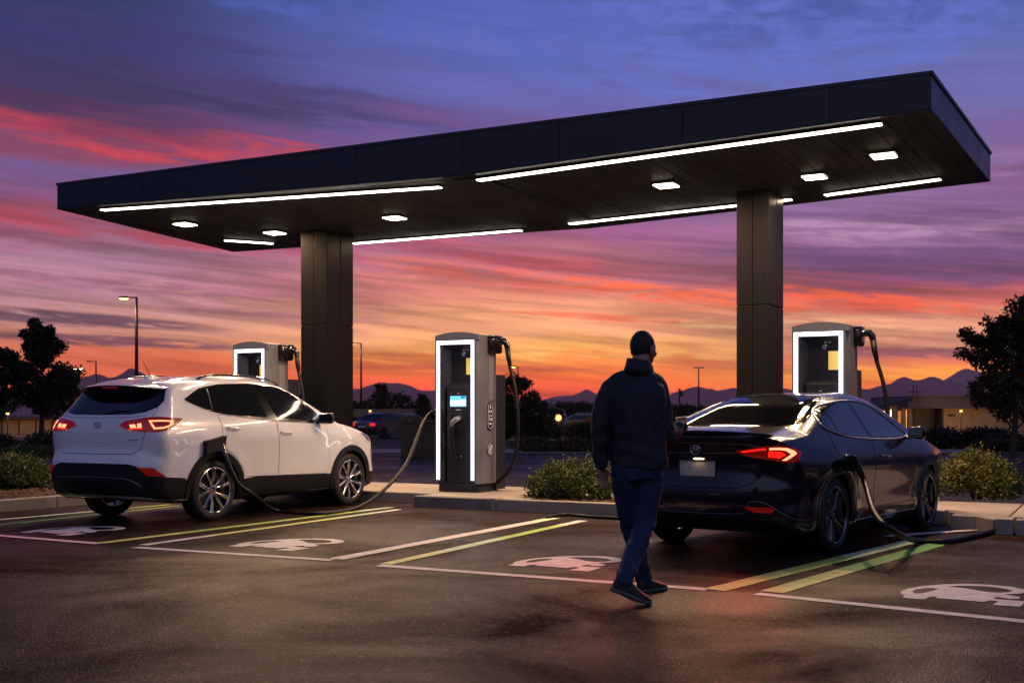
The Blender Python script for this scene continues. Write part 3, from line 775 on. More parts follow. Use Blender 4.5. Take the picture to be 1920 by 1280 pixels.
def wheel(parent, loc, side, R_, rim, w, m_rim, style, spin=0):
    """side: +1 left, -1 right (outer face). Axis along y"""
    s = side; T = Matrix.Translation(loc)
    def bld(mb, name, m, par, ang=30): mb.xf(T); o = mb.build(name, m, par, flat_angle=ang); fixnormals(o); return sharp(o, ang)
    disc = MB(); disc.lathe([(.001,-.02),(rim*.78,-.02),(rim*.78,.02),(.001,.02)], (0,s*(w*.18),0), 40, 'Y')
    disc.box((rim*.55, s*w*.2, rim*.2), (.09,.09,.2), bev=.01)
    wh = bld(disc, 'wheel', m_disc, parent)
    t = MB(); h = w/2; prof = [(rim-.004,-h*.82),(rim+.01,-h*.93),(R_-.05,-h),(R_-.018,-h*.9),(R_-.003,-h*.72)]
    # tread with grooves
    for g in (-.45,-.15,.15,.45):
        prof += [(R_, (g-.08)*2*h*.72/1.06),(R_-.007,(g-.07)*2*h*.72/1.06),(R_-.007,(g+.0)*2*h*.72/1.06),(R_,(g+.01)*2*h*.72/1.06)]
    prof += [(R_-.003,h*.72),(R_-.018,h*.9),(R_-.05,h),(rim+.01,h*.93),(rim-.004,h*.82)]
    t.lathe([(r,y) for r,y in prof], (0,0,0), 64, 'Y', cap=False); bld(t, 'tyre', m_tyre, wh, 40)
    k = MB(); o_ = s*h*.80
    k.lathe([(rim-.002, s*h*.86),(rim+.004, s*h*.93),(rim-.006, s*h*.96),(rim-.016, s*h*.88),(rim-.02,-s*h*.6),(rim-.035,-s*h*.6),(rim-.03, s*h*.7)], (0,0,0), 64, 'Y', cap=False)
    if style == 'twin':
        for i in range(5):
            a = 2*math.pi*i/5+spin
            for q, cur in ((-.135,-1),(.135,1)):
                pts = []
                for j in range(7):
                    u = j/6; rr = .05+(rim-.055)*u; aa = a+q*(1.2+.9*u)+cur*.05*math.sin(u*3.1)
                    dep = o_+s*(.010-.030*(1-u)**1.2+ .0)
                    pts.append((rr*math.cos(aa), dep-s*.012, rr*math.sin(aa)))
                k.tube(pts, [(.018, .017+.012*(j/6)) for j in range(7)], 8)
    else:
        for i in range(5):
            a = 2*math.pi*i/5+spin
            for q in (-.24,-.05,.2):
                pts = []
                for j in range(6):
                    u = j/5; rr = .05+(rim-.055)*u; aa = a+q*(.6+.75*u)
                    pts.append((rr*math.cos(aa), o_-s*.012-s*.028*(1-u), rr*math.sin(aa)))
                k.tube(pts, [(.015, .010+(.016 if q == .2 else .006)*(j/5)) for j in range(6)], 8)
    k.lathe([(.001,o_-s*.025),(.066,o_-s*.028),(.066,o_-s*.05),(.001,o_-s*.05)], (0,0,0), 24, 'Y')
    k.lathe([(.001,o_-s*.008),(.028,o_-s*.010),(.033,o_-s*.03),(.001,o_-s*.03)], (0,0,0), 20, 'Y')
    for i in range(5):
        a = 2*math.pi*(i+.5)/5+spin; k.lathe([(.001,o_-s*.016),(.010,o_-s*.018),(.011,o_-s*.03)], (.047*math.cos(a),0,.047*math.sin(a)), 8, 'Y')
    bld(k, 'rim', m_rim, wh, 35)
    return wh
def cut_wells(bm, name, m_paint, parent, wheels, Rw, depth, W_in):
    me = bpy.data.meshes.new(name); bm.to_mesh(me); me.materials.append(m_paint); me.materials.append(m_well)
    o = bpy.data.objects.new(name, me); link(o, None)
    cut = MB()
    for (x, z) in wheels:
        for s in (1,-1):
            yc = s*(W_in+.6); cut.lathe([(Rw,-.6),(Rw,.6)], (x,yc,z), 56, 'Y')
    c = cut.build('cutter', m_well); fixnormals(c)
    md = o.modifiers.new('b', 'BOOLEAN'); md.operation = 'DIFFERENCE'; md.solver = 'EXACT'; md.object = c
    evaluated(o); bpy.data.objects.remove(c)
    me = o.data; me.materials.clear(); me.materials.append(m_paint); me.materials.append(m_well)
    for p in me.polygons:
        cc = p.center; mi = 0
        for (x, z) in wheels:
            r = math.hypot(cc.x-x, cc.z-z)
            if abs(cc.y) >= W_in-.01 and r < Rw+.004 and (abs(cc.y) < W_in+.01 or r > Rw*.97) and not (r < Rw*.95 and abs(cc.y) > W_in+.02): mi = 1
        if cc.z < .28 and p.normal.z < -.6: mi = 1
        p.material_index = mi
    o.parent = parent; sharp(o, 38); return o
def arc(cx, cz, r0, r1, a0, a1, n=28):
    A = [R(a0+(a1-a0)*i/n) for i in range(n+1)]
    return [(cx+r1*math.cos(a), cz+r1*math.sin(a)) for a in A]+[(cx+r0*math.cos(a), cz+r0*math.sin(a)) for a in A[::-1]]
# ---------------------------------------------------------------- white SUV; frame: rear axle at x=0, forward +x, left +y
m_wpaint = mat('white_car_paint', (.80,.80,.82), .22, coat=1.0, rnoise=.03, nscale=1.5)
SUV_H = R(28.5)        # heading, clockwise from the view axis
_c = (-4.255, 13.69)
suv = thing('suv', 'white SUV with lit red tail lamps, plugged in at its rear right wing', 'car', C2W(*_c), 0)
suv.rotation_euler = (0, 0, TH+R(90)-SUV_H)
SUV_M = Matrix.Translation(suv.location) @ Matrix.Rotation(suv.rotation_euler.z, 4, 'Z')
WB = 2.62
sil = [(-.62,.25,.05,.06,2.2),(-.80,.29,.10,.25,2.2,1),(-.90,.36,.20,.5,2.2),(-.955,.46,.26,.6,2.3),(-.965,.58,.28,.62,2.4),(-.955,.70,.28,.62,2.4),(-.925,.79,.27,.62,2.4),
 (-.905,.86,.26,.62,2.5),(-.91,1.00,.26,.62,2.5),(-.90,1.10,.25,.60,2.5),(-.865,1.20,.24,.58,2.5),(-.80,1.28,.22,.56,2.4),(-.66,1.43,.20,.52,2.3),(-.545,1.555,.13,.48,2.3),(-.47,1.605,.10,.45,2.3),
 (-.30,1.645,.10,.42,2.2),(.10,1.69,.11,.42,2.2),(.60,1.715,.11,.42,2.2),(1.05,1.705,.12,.42,2.2),(1.40,1.66,.13,.44,2.2),(1.62,1.595,.13,.5,2.2),(1.95,1.42,.11,.55,2.3),(2.26,1.235,.08,.6,2.4),(2.40,1.155,.06,.6,2.4,1),
 (2.60,1.125,.07,.5,2.2),(2.90,1.07,.10,.5,2.2),(3.16,.995,.14,.55,2.2),(3.34,.90,.24,.68,2.2),(3.43,.79,.34,.75,2.3),(3.465,.66,.36,.75,2.3),(3.47,.50,.34,.72,2.3),(3.43,.36,.22,.6,2.2),(3.32,.26,.12,.4,2.2),(3.15,.235,.05,.08,2.2,1),
 (2.6,.225,.05,.06,2.2),(1.3,.22,.05,.06,2.2),(0,.225,.05,.06,2.2)]
Ws = [(.20,.84),(.28,.885),(.40,.91),(.52,.922),(.66,.93),(.82,.932),(.93,.936),(.985,.93),(1.05,.915),(1.12,.895),(1.20,.862),(1.35,.792),(1.50,.72),(1.62,.655),(1.75,.60)]
plan_s = [(-.97,.945),(-.7,.972),(-.3,.99),(.2,1),(2.0,1),(2.5,.99),(2.9,.965),(3.2,.92),(3.5,.84)]
B1 = Body(sil, Ws, plan_s, (-.35,2.75,.62), [(0,.35,.52,.016),(WB,.35,.52,.016)])
WR = .405
suv_body = cut_wells(B1.bm, 'body', m_wpaint, suv, [(0,.355),(WB,.355)], WR, .5, .60)
# ---------------------------------------------------------------- black sedan
m_bpaint = mat('blue_black_car_paint', (.0045,.005,.011), .2, coat=.7, rnoise=.02, nscale=1.5, spec=.25)
SED_H = R(37.5)
_h = Vector((math.sin(SED_H), math.cos(SED_H))); _l = Vector((-_h.y, _h.x))
_c = Vector((2.905, 10.20))+_l*.885
sed = thing('sedan', 'glossy black sedan with a glowing red tail lamp, cable plugged in above its rear wheel', 'car', C2W(_c.x, _c.y), 0)
sed.rotation_euler = (0, 0, TH+R(90)-SED_H)
SED_M = Matrix.Translation(sed.location) @ Matrix.Rotation(sed.rotation_euler.z, 4, 'Z')
WB2 = 2.60
sil = [(-.62,.20,.05,.06,2.2),(-.86,.24,.12,.3,2.2,1),(-.97,.33,.24,.55,2.2),(-1.01,.46,.34,.65,2.3),(-1.005,.60,.34,.66,2.4),(-.97,.72,.34,.68,2.4),(-.965,.86,.34,.68,2.4),(-.985,.96,.32,.66,2.4),(-1.0,1.03,.28,.62,2.4),(-.985,1.065,.14,.5,2.3,1),
 (-.80,1.075,.09,.45,2.2),(-.50,1.10,.08,.42,2.2),(-.30,1.135,.09,.42,2.2),(0.05,1.24,.11,.48,2.3),(.40,1.345,.12,.5,2.3),(.75,1.42,.11,.46,2.2),(1.10,1.455,.10,.44,2.2),(1.40,1.45,.10,.44,2.2),(1.70,1.405,.11,.46,2.2),(2.05,1.27,.11,.52,2.3),(2.42,1.09,.09,.55,2.3),(2.62,1.005,.06,.55,2.3,1),
 (2.85,.965,.08,.45,2.2),(3.15,.90,.10,.45,2.2),(3.38,.81,.18,.6,2.2),(3.50,.69,.34,.75,2.3),(3.53,.55,.36,.75,2.3),(3.51,.40,.30,.7,2.3),(3.42,.26,.14,.45,2.2),(3.28,.20,.05,.08,2.2,1),
 (2.6,.19,.05,.06,2.2),(1.3,.185,.05,.06,2.2),(0,.19,.05,.06,2.2)]
Ws = [(.16,.80),(.24,.85),(.34,.872),(.50,.875),(.62,.888),(.74,.905),(.80,.908),(.86,.896),(.93,.872),(1.0,.835),(1.08,.775),(1.2,.70),(1.32,.625),(1.42,.56),(1.5,.52)]
plan_s = [(-1.02,.93),(-.7,.965),(-.3,.99),(.2,1),(2.0,1),(2.5,.99),(2.9,.96),(3.2,.92),(3.55,.84)]
B2 = Body(sil, Ws, plan_s, (-.35,2.85,.55), [(0,.335,.47,.018),(WB2,.335,.47,.016)])
sed_body = cut_wells(B2.bm, 'body', m_bpaint, sed, [(0,.335),(WB2,.335)], .375, .5, .58)
def CV(az, pts):
    """3D points on a body -> outline coordinates in the view az"""
    d, r = view('', az); return [(p[0]*r.x+p[1]*r.y, p[2]) for p in pts]
def sym(half): return half+[(-u, z) for u, z in half[::-1]]
# ---- glass
side_out = [(-.33,1.415),(-.20,1.475),(-.04,1.545),(.31,1.60),(.87,1.622),(1.38,1.588),(1.70,1.47),(1.93,1.30),(2.06,1.165),(2.04,1.13),(1.15,1.168),(.41,1.228),(.07,1.27),(-.18,1.345),(-.31,1.395)]
patch(B1, side_out, 90, .003, .01, .035, True, 'window_surround', m_gloss, suv)
m_gl2 = mat('side_window_glass', (.008,.010,.014), .04, coat=.15, spec=.45)
patch(B1, [(-.28,1.412),(-.04,1.525),(.06,1.54),(.02,1.30),(-.16,1.36)], 90, .007, .004, .035, True, 'window', m_gl2, suv)
patch(B1, [(.10,1.548),(.31,1.578),(.84,1.60),(.98,1.205),(.41,1.252),(.09,1.288)], 90, .007, .004, .035, True, 'window', m_gl2, suv)
patch(B1, [(1.01,1.60),(1.36,1.565),(1.66,1.455),(1.87,1.30),(1.93,1.165),(1.16,1.192)], 90, .007, .004, .035, True, 'window', m_gl2, suv)
for u in (.075,): line_on(B1, [(u-.02,1.285),(u+.01,1.54)], 90, .004, .008, True, 'window_divider', m_silver, suv)
line_on(B1, [(2.04,1.128),(1.15,1.166),(.41,1.226),(.07,1.268),(-.18,1.343),(-.32,1.40)], 90, .005, .004, True, 'belt_trim', m_gloss, suv, 5)
patch(B1, sym([(0,1.232),(.45,1.236),(.62,1.262),(.70,1.315),(.715,1.39),(.68,1.48),(.63,1.555),(0,1.575)][::-1]), 0, .004, .01, .035, False, 'rear_window', m_glass, suv)
patch(B1, sym([(0,1.18),(.68,1.18),(.70,1.24),(.60,1.52),(.50,1.575),(0,1.60)][::-1]), 180, .004, .01, .045, False, 'windscreen', m_glass, suv)
# ---- doors: a panel over a dark shut line
def door(B, car, poly, name, m, mir=True):
    patch(B, poly, 90, .0008, .006, .04, mir, 'door_gap', m_well, car, grow=.006)
    return patch(B, poly, 90, .0032, .004, .04, mir, name, m, car)
rd = [(.115,1.235),(.40,1.208),(1.09,1.150),(1.105,1.02),(1.11,.8),(1.105,.485),(.47,.50)]+[(.50*math.cos(R(a))*1.0, .355+.50*math.sin(R(a))) for a in (22,34,46,58,68,76)]+[(.105,.93),(.135,1.08)]
d1 = door(B1, suv, rd, 'rear_door', m_wpaint)
fd = [(1.12,1.148),(1.6,1.128),(2.06,1.112),(2.11,1.02),(2.125,.86),(2.12,.60),(2.08,.47),(1.115,.485),(1.12,.8),(1.115,1.02)]
d2 = door(B1, suv, fd, 'front_door', m_wpaint)
def handle(B, doors, x, z, m, ln=.2):
    for s, dr in zip((1,-1) if len(doors) == 2 else (1,), doors):
        h, n = B.hit((x,-3,z), (0,1,0)); y = h.y*s; sg = -s
        P = [Vector((x+ln*(t-.5), y+sg*(.010+.036*math.sin(math.pi*t)**.6), z-.012*(t-.5))) for t in [i/10 for i in range(11)]]
        MB().tube(P, [(.017,.011)]*11, 8).build('handle', m, dr, smooth=True)
handle(B1, d1, .30, 1.075, m_wpaint); handle(B1, d2, 1.25, 1.015, m_wpaint)
# swage line low on the doors, raised paint rib
# ---- black cladding
patch(B1, [(.42,.47),(.70,.488),(1.2,.478),(2.22,.458),(2.26,.36),(2.24,.275),(1.3,.262),(.40,.262),(.38,.36)], 90, .016, .03, .04, True, 'sill_cladding', m_black, suv)
patch(B1, arc(0,.355,.398,.472,-14,188), 90, .022, .05, .03, True, 'arch_trim', m_black, suv)
patch(B1, arc(WB,.355,.398,.472,-8,196), 90, .022, .05, .03, True, 'arch_trim', m_black, suv)
patch(B1, [(-.58,.645),(.58,.645),(.58,.33),(-.58,.33)] if 0 else [(-.60,.665),(-.52,.688),(.52,.688),(.60,.665),(.62,.50),(.56,.335),(-.56,.335),(-.62,.50)], 0, .010, .03, .04, False, 'bumper_cladding', m_black, suv)
cc = CV(45, [(-.94,-.52,.688),(-.93,-.62,.668),(-.84,-.80,.585),(-.74,-.885,.545),(-.50,-.92,.525),(-.46,-.92,.50),(-.44,-.92,.30),(-.62,-.88,.285),(-.88,-.66,.33),(-.93,-.52,.34)])
patch(B1, cc, 45, .011, .03, .04, True, 'bumper_cladding', m_black, suv)
cc = CV(135, [(3.08,-.9,.46),(3.25,-.86,.44),(3.42,-.70,.44),(3.46,-.5,.44),(3.40,-.5,.28),(3.25,-.75,.27),(3.10,-.86,.27)])
patch(B1, cc, 135, .012, .03, .04, True, 'front_bumper_cladding', m_black, suv)
patch(B1, sym([(0,.44),(.62,.44),(.58,.29),(0,.28)][::-1]), 180, .010, .02, .05, False, 'front_bumper_cladding', m_black, suv)
patch(B1, sym([(0,.86),(.50,.85),(.44,.62),(0,.58)][::-1]), 180, .008, .02, .05, False, 'grille', m_gloss, suv)
line_on(B1, [(-.70,.44),(-.60,.50),(-.40,.528),(.40,.528),(.60,.50),(.70,.44)], 0, .010, .012, False, 'bumper_strip', m_dalloy, suv)
# ---- tailgate with its own shut line, then lamps
tg = sym([(0,.795),(.54,.80),(.62,.835),(.665,.90),(.695,1.0),(.72,1.20),(.715,1.31),(.66,1.225),(.47,1.203),(0,1.198)][::-1])
patch(B1, tg, 0, .0008, .006, .035, False, 'tailgate_gap', m_well, suv, grow=.006)
tgo = patch(B1, tg, 0, .0035, .004, .035, False, 'tailgate', m_wpaint, suv)[0]
line_on(B1, [(-.52,.955),(-.3,.935),(.3,.935),(.52,.955)], 0, .004, .004, False, 'crease', m_wpaint, tgo)
lamp = CV(45, [(-.89,-.335,1.115),(-.88,-.42,1.162),(-.83,-.65,1.195),(-.74,-.79,1.205),(-.47,-.865,1.19),(-.56,-.88,1.135),(-.68,-.89,1.072),(-.81,-.83,1.042),(-.89,-.64,1.052),(-.90,-.44,1.078)])
tl = patch(B1, lamp, 45, .014, .03, .022, True, 'tail_lamp', m_redlens, suv)
for t, k in ((tl[0], 0), (tl[1], 1)):
    def sub(poly, nm, m, off=.017):
        o = patch(B1, poly, 45, off, .002, .014, True, nm, m, t); kill = o[1-k]; bpy.data.objects.remove(kill)
    ring = CV(45, [(-.81,-.70,1.165),(-.70,-.80,1.168),(-.60,-.85,1.165),(-.63,-.87,1.115),(-.74,-.86,1.078),(-.81,-.78,1.072)])
    inn = CV(45, [(-.80,-.73,1.148),(-.70,-.80,1.150),(-.64,-.84,1.150),(-.66,-.86,1.120),(-.74,-.85,1.095),(-.80,-.79,1.088)])
    sub(ring, 'light_guide', m_redhot); sub(inn, 'lamp_core', m_redlens, .0195)
    sub(CV(45, [(-.89,-.50,1.12),(-.87,-.56,1.125),(-.88,-.60,1.085),(-.89,-.52,1.08)]), 'lamp_core', m_redhot)
    sub(CV(45, [(-.885,-.61,1.13),(-.87,-.655,1.135),(-.87,-.665,1.09),(-.885,-.62,1.085)]), 'lamp_core', m_redhot)
    sub(CV(45, [(-.89,-.49,1.082),(-.87,-.67,1.085),(-.87,-.67,1.07),(-.89,-.49,1.068)]), 'light_guide', m_redlit)
patch(B1, CV(45, [(-.93,-.655,.655),(-.84,-.81,.648),(-.80,-.85,.60),(-.745,-.89,.555),(-.89,-.76,.562)]), 45, .020, .02, .025, True, 'reflector', m_reflect, suv)
# badge: an oval ring with a slanted bar, and small letters on the tailgate
h_, _n = B1.hit((-3,0,1.12), (1,0,0))
mb = MB(); P = [Vector((h_.x-.010, .062*math.cos(a), 1.115+.034*math.sin(a))) for a in [2*math.pi*i/24 for i in range(25)]]
mb.tube(P, .005, 6); 
for s in (-1,1): mb.tube([(h_.x-.011,.026*s+.012,1.143),(h_.x-.011,.026*s-.010,1.088)], .005, 6)
mb.tube([(h_.x-.011,.022,1.112),(h_.x-.011,-.022,1.118)], .005, 6)
mb.build('badge', m_chrome, tgo, smooth=True)
mb = MB()
for i in range(5):
    hx, _ = B1.hit((-3,-.50-.028*i,.955), (1,0,0)); mb.box((hx.x-.006,-.50-.028*i,.955), (.006,.017,.016), bev=.002)
mb.build('badge', m_chrome, tgo)
# ---- spoiler with high brake lamp
mb = MB(); vs = []; NY = 24
for i in range(NY+1):
    y = -.665+1.33*i/NY; q = abs(y/.665); zt = -.045*q**2.2; xf = .16*q**5+.02*q*q
    h1, _ = B1.hit((-.34,y,4), (0,0,-1)); z1 = (h1.z if h1 is not None else 1.6)
    for (x, z) in ((-.34, z1+.002), (-.50,1.607+zt), (-.66,1.592+zt), (-.735,1.572+zt), (-.738,1.560+zt), (-.70,1.525+zt), (-.66,1.488+zt), (-.59,1.468+zt), (-.50,1.50+zt)):
        vs.append((x+(xf if x < -.4 else 0), y, z))
K = 9; fs = [(i*K+k, i*K+k+1, (i+1)*K+k+1, (i+1)*K+k) for i in range(NY) for k in range(K-1)]+[tuple(range(K)), tuple(range(NY*K+K-1, NY*K-1, -1))]
mi = [0 if k < 3 else 1 for i in range(NY) for k in range(K-1)]+[1,1]
sp = obj('spoiler', vs, fs, [m_wpaint, m_gloss], suv, True, mi); fixnormals(sp); sharp(sp, 40)
MB().box((-.727,0,1.546), (.014,.24,.018), bev=.004, M=Matrix.Identity(4)).build('brake_lamp', m_redlens, sp)
# ---- roof rails, aerial, mirrors, exhaust, wiper
for s in (1,-1):
    P = []
    for i in range(17):
        x = .05+1.45*i/16; h1, _ = B1.hit((x, s*.585, 4), (0,0,-1)); e = min(i, 16-i); P.append((x, s*.585, h1.z+(.005 if e == 0 else .032 if e == 1 else .042)))
    MB().tube(P, (.014), 8).build('roof_rail', m_gloss, suv, smooth=True)
h1, _ = B1.hit((-.10,0,4), (0,0,-1)); z0 = h1.z
mb = MB(); n_ = 12
vs = []; 
for (x, w, z) in ((-.20,.022,0),(-.16,.026,.035),(-.09,.026,.038),(.02,.018,.016),(.07,.006,0)):
    vs += [(x,w,z0-.01),(x,w*.55,z0+z),(x,-w*.55,z0+z),(x,-w,z0-.01)]
fs = [(4*i+k, 4*i+k+1, 4*i+k+5, 4*i+k+4) for i in range(4) for k in range(3)]+[(0,1,2,3),(19,18,17,16)]
mb.add(vs, fs); o = mb.build('aerial_base', m_wpaint, suv, smooth=True); fixnormals(o)
MB().tube([(-.12,0,z0+.03),(-.19,0,z0+.13),(-.235,0,z0+.205)], [.006,.004,.003], 6).build('aerial', m_black, o, smooth=True)
def mirror(car, B, x, z, s, m_shell, sc=1.0, arm=True):
    h, _ = B.hit((x,-3,z), (0,1,0)); y = -abs(h.y)*1.0
    bm = bmesh.new(); bmesh.ops.create_cube(bm, size=1); bmesh.ops.subdivide_edges(bm, edges=bm.edges, cuts=5, use_grid_fill=True)
    for v in bm.verts:
        p = v.co; n = p.normalized(); q = (abs(2*p.x)**4+abs(2*p.y)**4+abs(2*p.z)**4)**.25
        p2 = p/ max(q,1e-6); v.co = Vector((p2.x*(.075 if p2.x > 0 else .05)*2*(1-.25*abs(p2.y*2)**2 if p2.x > 0 else 1), p2.y*.115*2, p2.z*.085*2*(1-.12*p2.y)))
        v.co += Vector((.02, 0, 0))
    bmesh.ops.scale(bm, vec=(sc,sc,sc), verts=bm.verts)
    T = Matrix.Translation((x, s*(-y+.125*sc+.03), z+.065)); 
    mb = MB(); bm.verts.index_update(); mb.add([T @ v.co for v in bm.verts], [[v.index for v in f.verts] for f in bm.faces]); bm.free()
    mb.box((x+.01, s*(-y+.02), z+.015), (.10*sc,.12,.03), bev=.01)
    o = mb.build('wing_mirror', m_shell, car, smooth=True); fixnormals(o); sharp(o, 60)
    g = MB(); g.box((x-.052*sc, s*(-y+.125*sc+.03), z+.066), (.006,.19*sc,.135*sc), bev=.002); g.build('mirror_glass', m_mirror, o)
mirror(suv, B1, 1.93, 1.125, 1, m_gloss, .86); mirror(suv, B1, 1.93, 1.125, -1, m_gloss, .86)
line_on(B1, [(.02,1.232),(.2,1.262),(.42,1.275)], 0, .007, .014, False, 'rear_wiper', m_gloss, suv)
hl = CV(135, [(2.86,-.90,.985),(3.02,-.88,.965),(3.20,-.80,.925),(3.34,-.66,.865),(3.36,-.62,.81),(3.24,-.78,.82),(3.06,-.88,.875)])
patch(B1, hl, 135, .008, .02, .025, True, 'headlamp', m_lampg, suv)
# charge port cover hanging open over the rear wheel
mb = MB(); fl = [(-.215,.94),(-.06,.962),(.10,.992),(.085,.90),(.06,.80),(-.05,.80),(-.20,.79),(-.235,.77)]
mb.prism([Vector((x,-.955,z)) for x,z in [(-.215,.935),(-.06,.960),(.105,.992),(.085,.90),(.065,.80),(-.06,.815),(-.225,.78)]], (0,.03,0), (0,-.05,0))
o = mb.build('charge_flap', m_black, suv); fixnormals(o)
for s in (1,-1):
    for x in (0, WB): wheel(suv, (x, s*.80, .355), s, .355, .268, .235, m_silver, 'twin', spin=.3+x+s)
so = [(.0,1.150),(.12,1.225),(.33,1.300),(.72,1.355),(1.15,1.368),(1.50,1.325),(1.80,1.19),(2.0,1.07),(2.05,1.02),(1.9,1.0),(1.5,.99),(1.0,1.0),(.50,1.025),(.17,1.078),(.04,1.115)]
patch(B2, so, 90, .003, .01, .03, True, 'window_surround', m_gloss, sed, grow=.004)
m_gl3 = mat('blue_tinted_glass', (.008,.013,.022), .02, coat=.9, spec=.8)
patch(B2, [(0.05,1.148),(.13,1.205),(.27,1.26),(.28,1.085),(.15,1.107)], 90, .007, .004, .03, True, 'window', m_gl3, sed)
patch(B2, [(.31,1.275),(.72,1.335),(.91,1.345),(.93,1.02),(.50,1.045),(.31,1.072)], 90, .007, .004, .03, True, 'window', m_gl3, sed)
patch(B2, [(1.02,1.348),(1.15,1.345),(1.48,1.302),(1.74,1.18),(1.90,1.06),(1.90,1.02),(1.5,1.012),(1.04,1.018)], 90, .007, .004, .03, True, 'window', m_gl3, sed)
line_on(B2, so+[so[0]], 90, .010, .006, True, 'window_trim', mat('satin_trim', (.55,.57,.65), .38, metal=.9), sed, 4)
rw = sym([(0,1.125),(.40,1.13),(.60,1.15),(.625,1.18),(.56,1.28),(.49,1.355),(.42,1.395),(0,1.415)][::-1])
patch(B2, rw, 0, .004, .01, .03, False, 'rear_window', m_glass, sed)
line_on(B2, [(.62,1.17),(.56,1.28),(.49,1.36),(.42,1.405),(0,1.425),(-.42,1.405),(-.49,1.36),(-.56,1.28),(-.62,1.17)], 0, .005, .004, False, 'window_trim', m_gloss, sed, 4)
patch(B2, sym([(0,1.03),(.64,1.03),(.62,1.10),(.46,1.36),(0,1.39)][::-1]), 180, .004, .01, .045, False, 'windscreen', m_glass, sed)
rd = [(.03,1.062),(.50,1.012),(.94,.988),(.915,.9),(.92,.7),(.95,.36),(.46,.36)]+[(.475*math.cos(R(a)), .335+.475*math.sin(R(a))) for a in (14,26,38,50,62,74)]+[(.03,.84),(.0,.95)]
e1 = door(B2, sed, rd, 'rear_door', m_bpaint)
fd = [(.955,.986),(1.5,.975),(1.96,.985),(2.03,.90),(2.06,.7),(2.07,.5),(2.03,.36),(.965,.36),(.935,.7),(.93,.9)]
e2 = door(B2, sed, fd, 'front_door', m_bpaint)
handle(B2, e1, .22, .86, m_chrome, .2); handle(B2, e2, 1.16, .835, m_chrome, .2)
patch(B2, [(.44,.34),(.9,.345),(2.16,.345),(2.18,.26),(2.1,.215),(.5,.215),(.42,.26)], 90, .012, .02, .04, True, 'sill', m_gloss, sed)
line_on(B2, [(.48,.262),(1.3,.262),(2.12,.262)], 90, .005, .014, True, 'sill_trim', m_chrome, sed)
patch(B2, arc(0,.335,.372,.398,-12,188), 90, .008, .03, .03, True, 'arch_lip', m_bpaint, sed)
patch(B2, arc(WB2,.335,.372,.398,-8,192), 90, .008, .03, .03, True, 'arch_lip', m_bpaint, sed)
# boot lid, lip, lamps
bl = sym([(0,.605),(.40,.61),(.52,.65),(.575,.74),(.57,.84),(.60,.93),(.62,1.0),(.40,1.028),(0,1.035)][::-1])
patch(B2, bl, 0, .0008, .006, .03, False, 'boot_gap', m_well, sed, grow=.006)
boot = patch(B2, bl, 0, .0035, .004, .03, False, 'boot_lid', m_bpaint, sed)[0]
vs = []; NY = 28; K = 6
for i in range(NY+1):
    y = -.66+1.32*i/NY; q = abs(y/.66); dx = .13*q**3; dz = -.03*q**2.5
    for (x, z) in ((-.80,1.078),(-.93,1.086),(-1.03,1.098),(-1.038,1.088),(-1.0,1.05),(-.94,1.03)): vs.append((x+dx, y, z+dz-(0.012 if x > -.85 else 0)))
fs = [(i*K+k, i*K+k+1, (i+1)*K+k+1, (i+1)*K+k) for i in range(NY) for k in range(K-1)]+[tuple(range(K)), tuple(range(NY*K+K-1, NY*K-1, -1))]
o = obj('boot_spoiler', vs, fs, m_bpaint, sed, True); fixnormals(o); sharp(o, 40)
az_ = 40
lamp = CV(az_, [(-.98,-.385,.925),(-.955,-.60,.965),(-.92,-.73,.975),(-.86,-.80,.968),(-.70,-.85,.915),(-.78,-.845,.84),(-.86,-.78,.835),(-.93,-.63,.862),(-.965,-.47,.885)])
tl = patch(B2, lamp, az_, .014, .03, .02, True, 'tail_lamp', m_redlens, sed)
for t, k in ((tl[0], 0), (tl[1], 1)):
    def sub(pts, nm, m, off=.017):
        o = patch(B2, CV(az_, pts), az_, off, .002, .012, True, nm, m, t); bpy.data.objects.remove(o[1-k])
    sub([(-.97,-.43,.926),(-.955,-.60,.952),(-.945,-.645,.955),(-.945,-.645,.938),(-.955,-.60,.936),(-.97,-.45,.916)], 'light_guide', m_redlit)
    sub([(-.94,-.675,.958),(-.90,-.745,.962),(-.86,-.79,.958),(-.80,-.825,.920),(-.80,-.84,.905),(-.86,-.785,.852),(-.88,-.76,.854),(-.83,-.81,.905),(-.86,-.78,.936),(-.90,-.74,.943),(-.94,-.675,.942)], 'light_guide', m_redhot)
    sub([(-.94,-.67,.93),(-.88,-.75,.925),(-.86,-.78,.90),(-.89,-.74,.872),(-.94,-.66,.882)], 'lamp_core', m_redlit)
    sub([(-.942,-.655,.96),(-.938,-.665,.96),(-.938,-.665,.868),(-.942,-.655,.868)], 'lamp_divider', m_gloss, .019)
patch(B2, CV(az_, [(-1.0,-.47,.452),(-.95,-.62,.455),(-.91,-.71,.445),(-.93,-.68,.405),(-.97,-.54,.412)]), az_, .016, .02, .02, True, 'reflector', m_reflect, sed)
patch(B2, sym([(0,.40),(.44,.40),(.52,.475),(.60,.485),(.70,.40),(.66,.27),(0,.255)][::-1]), 0, .006, .02, .035, False, 'bumper_insert', m_black, sed)
line_on(B2, [(-.86,.33),(-.76,.40),(-.62,.495),(-.50,.485),(-.44,.395),(.44,.395),(.50,.485),(.62,.495),(.76,.40),(.86,.33)], 0, .006, .008, False, 'bumper_trim', m_dalloy, sed, 5)
patch(B2, [(.50,.345),(.72,.335),(.70,.295),(.52,.30)], 0, .012, .02, .03, True, 'exhaust', m_dalloy, sed)
line_on(B2, [(-.55,.555),(0,.545),(.55,.555)], 0, .006, .004, False, 'bumper_crease', m_bpaint, sed)
m_plate = mat('number_plate', (.42,.42,.38), .45, col2=(.36,.36,.33), nscale=14)
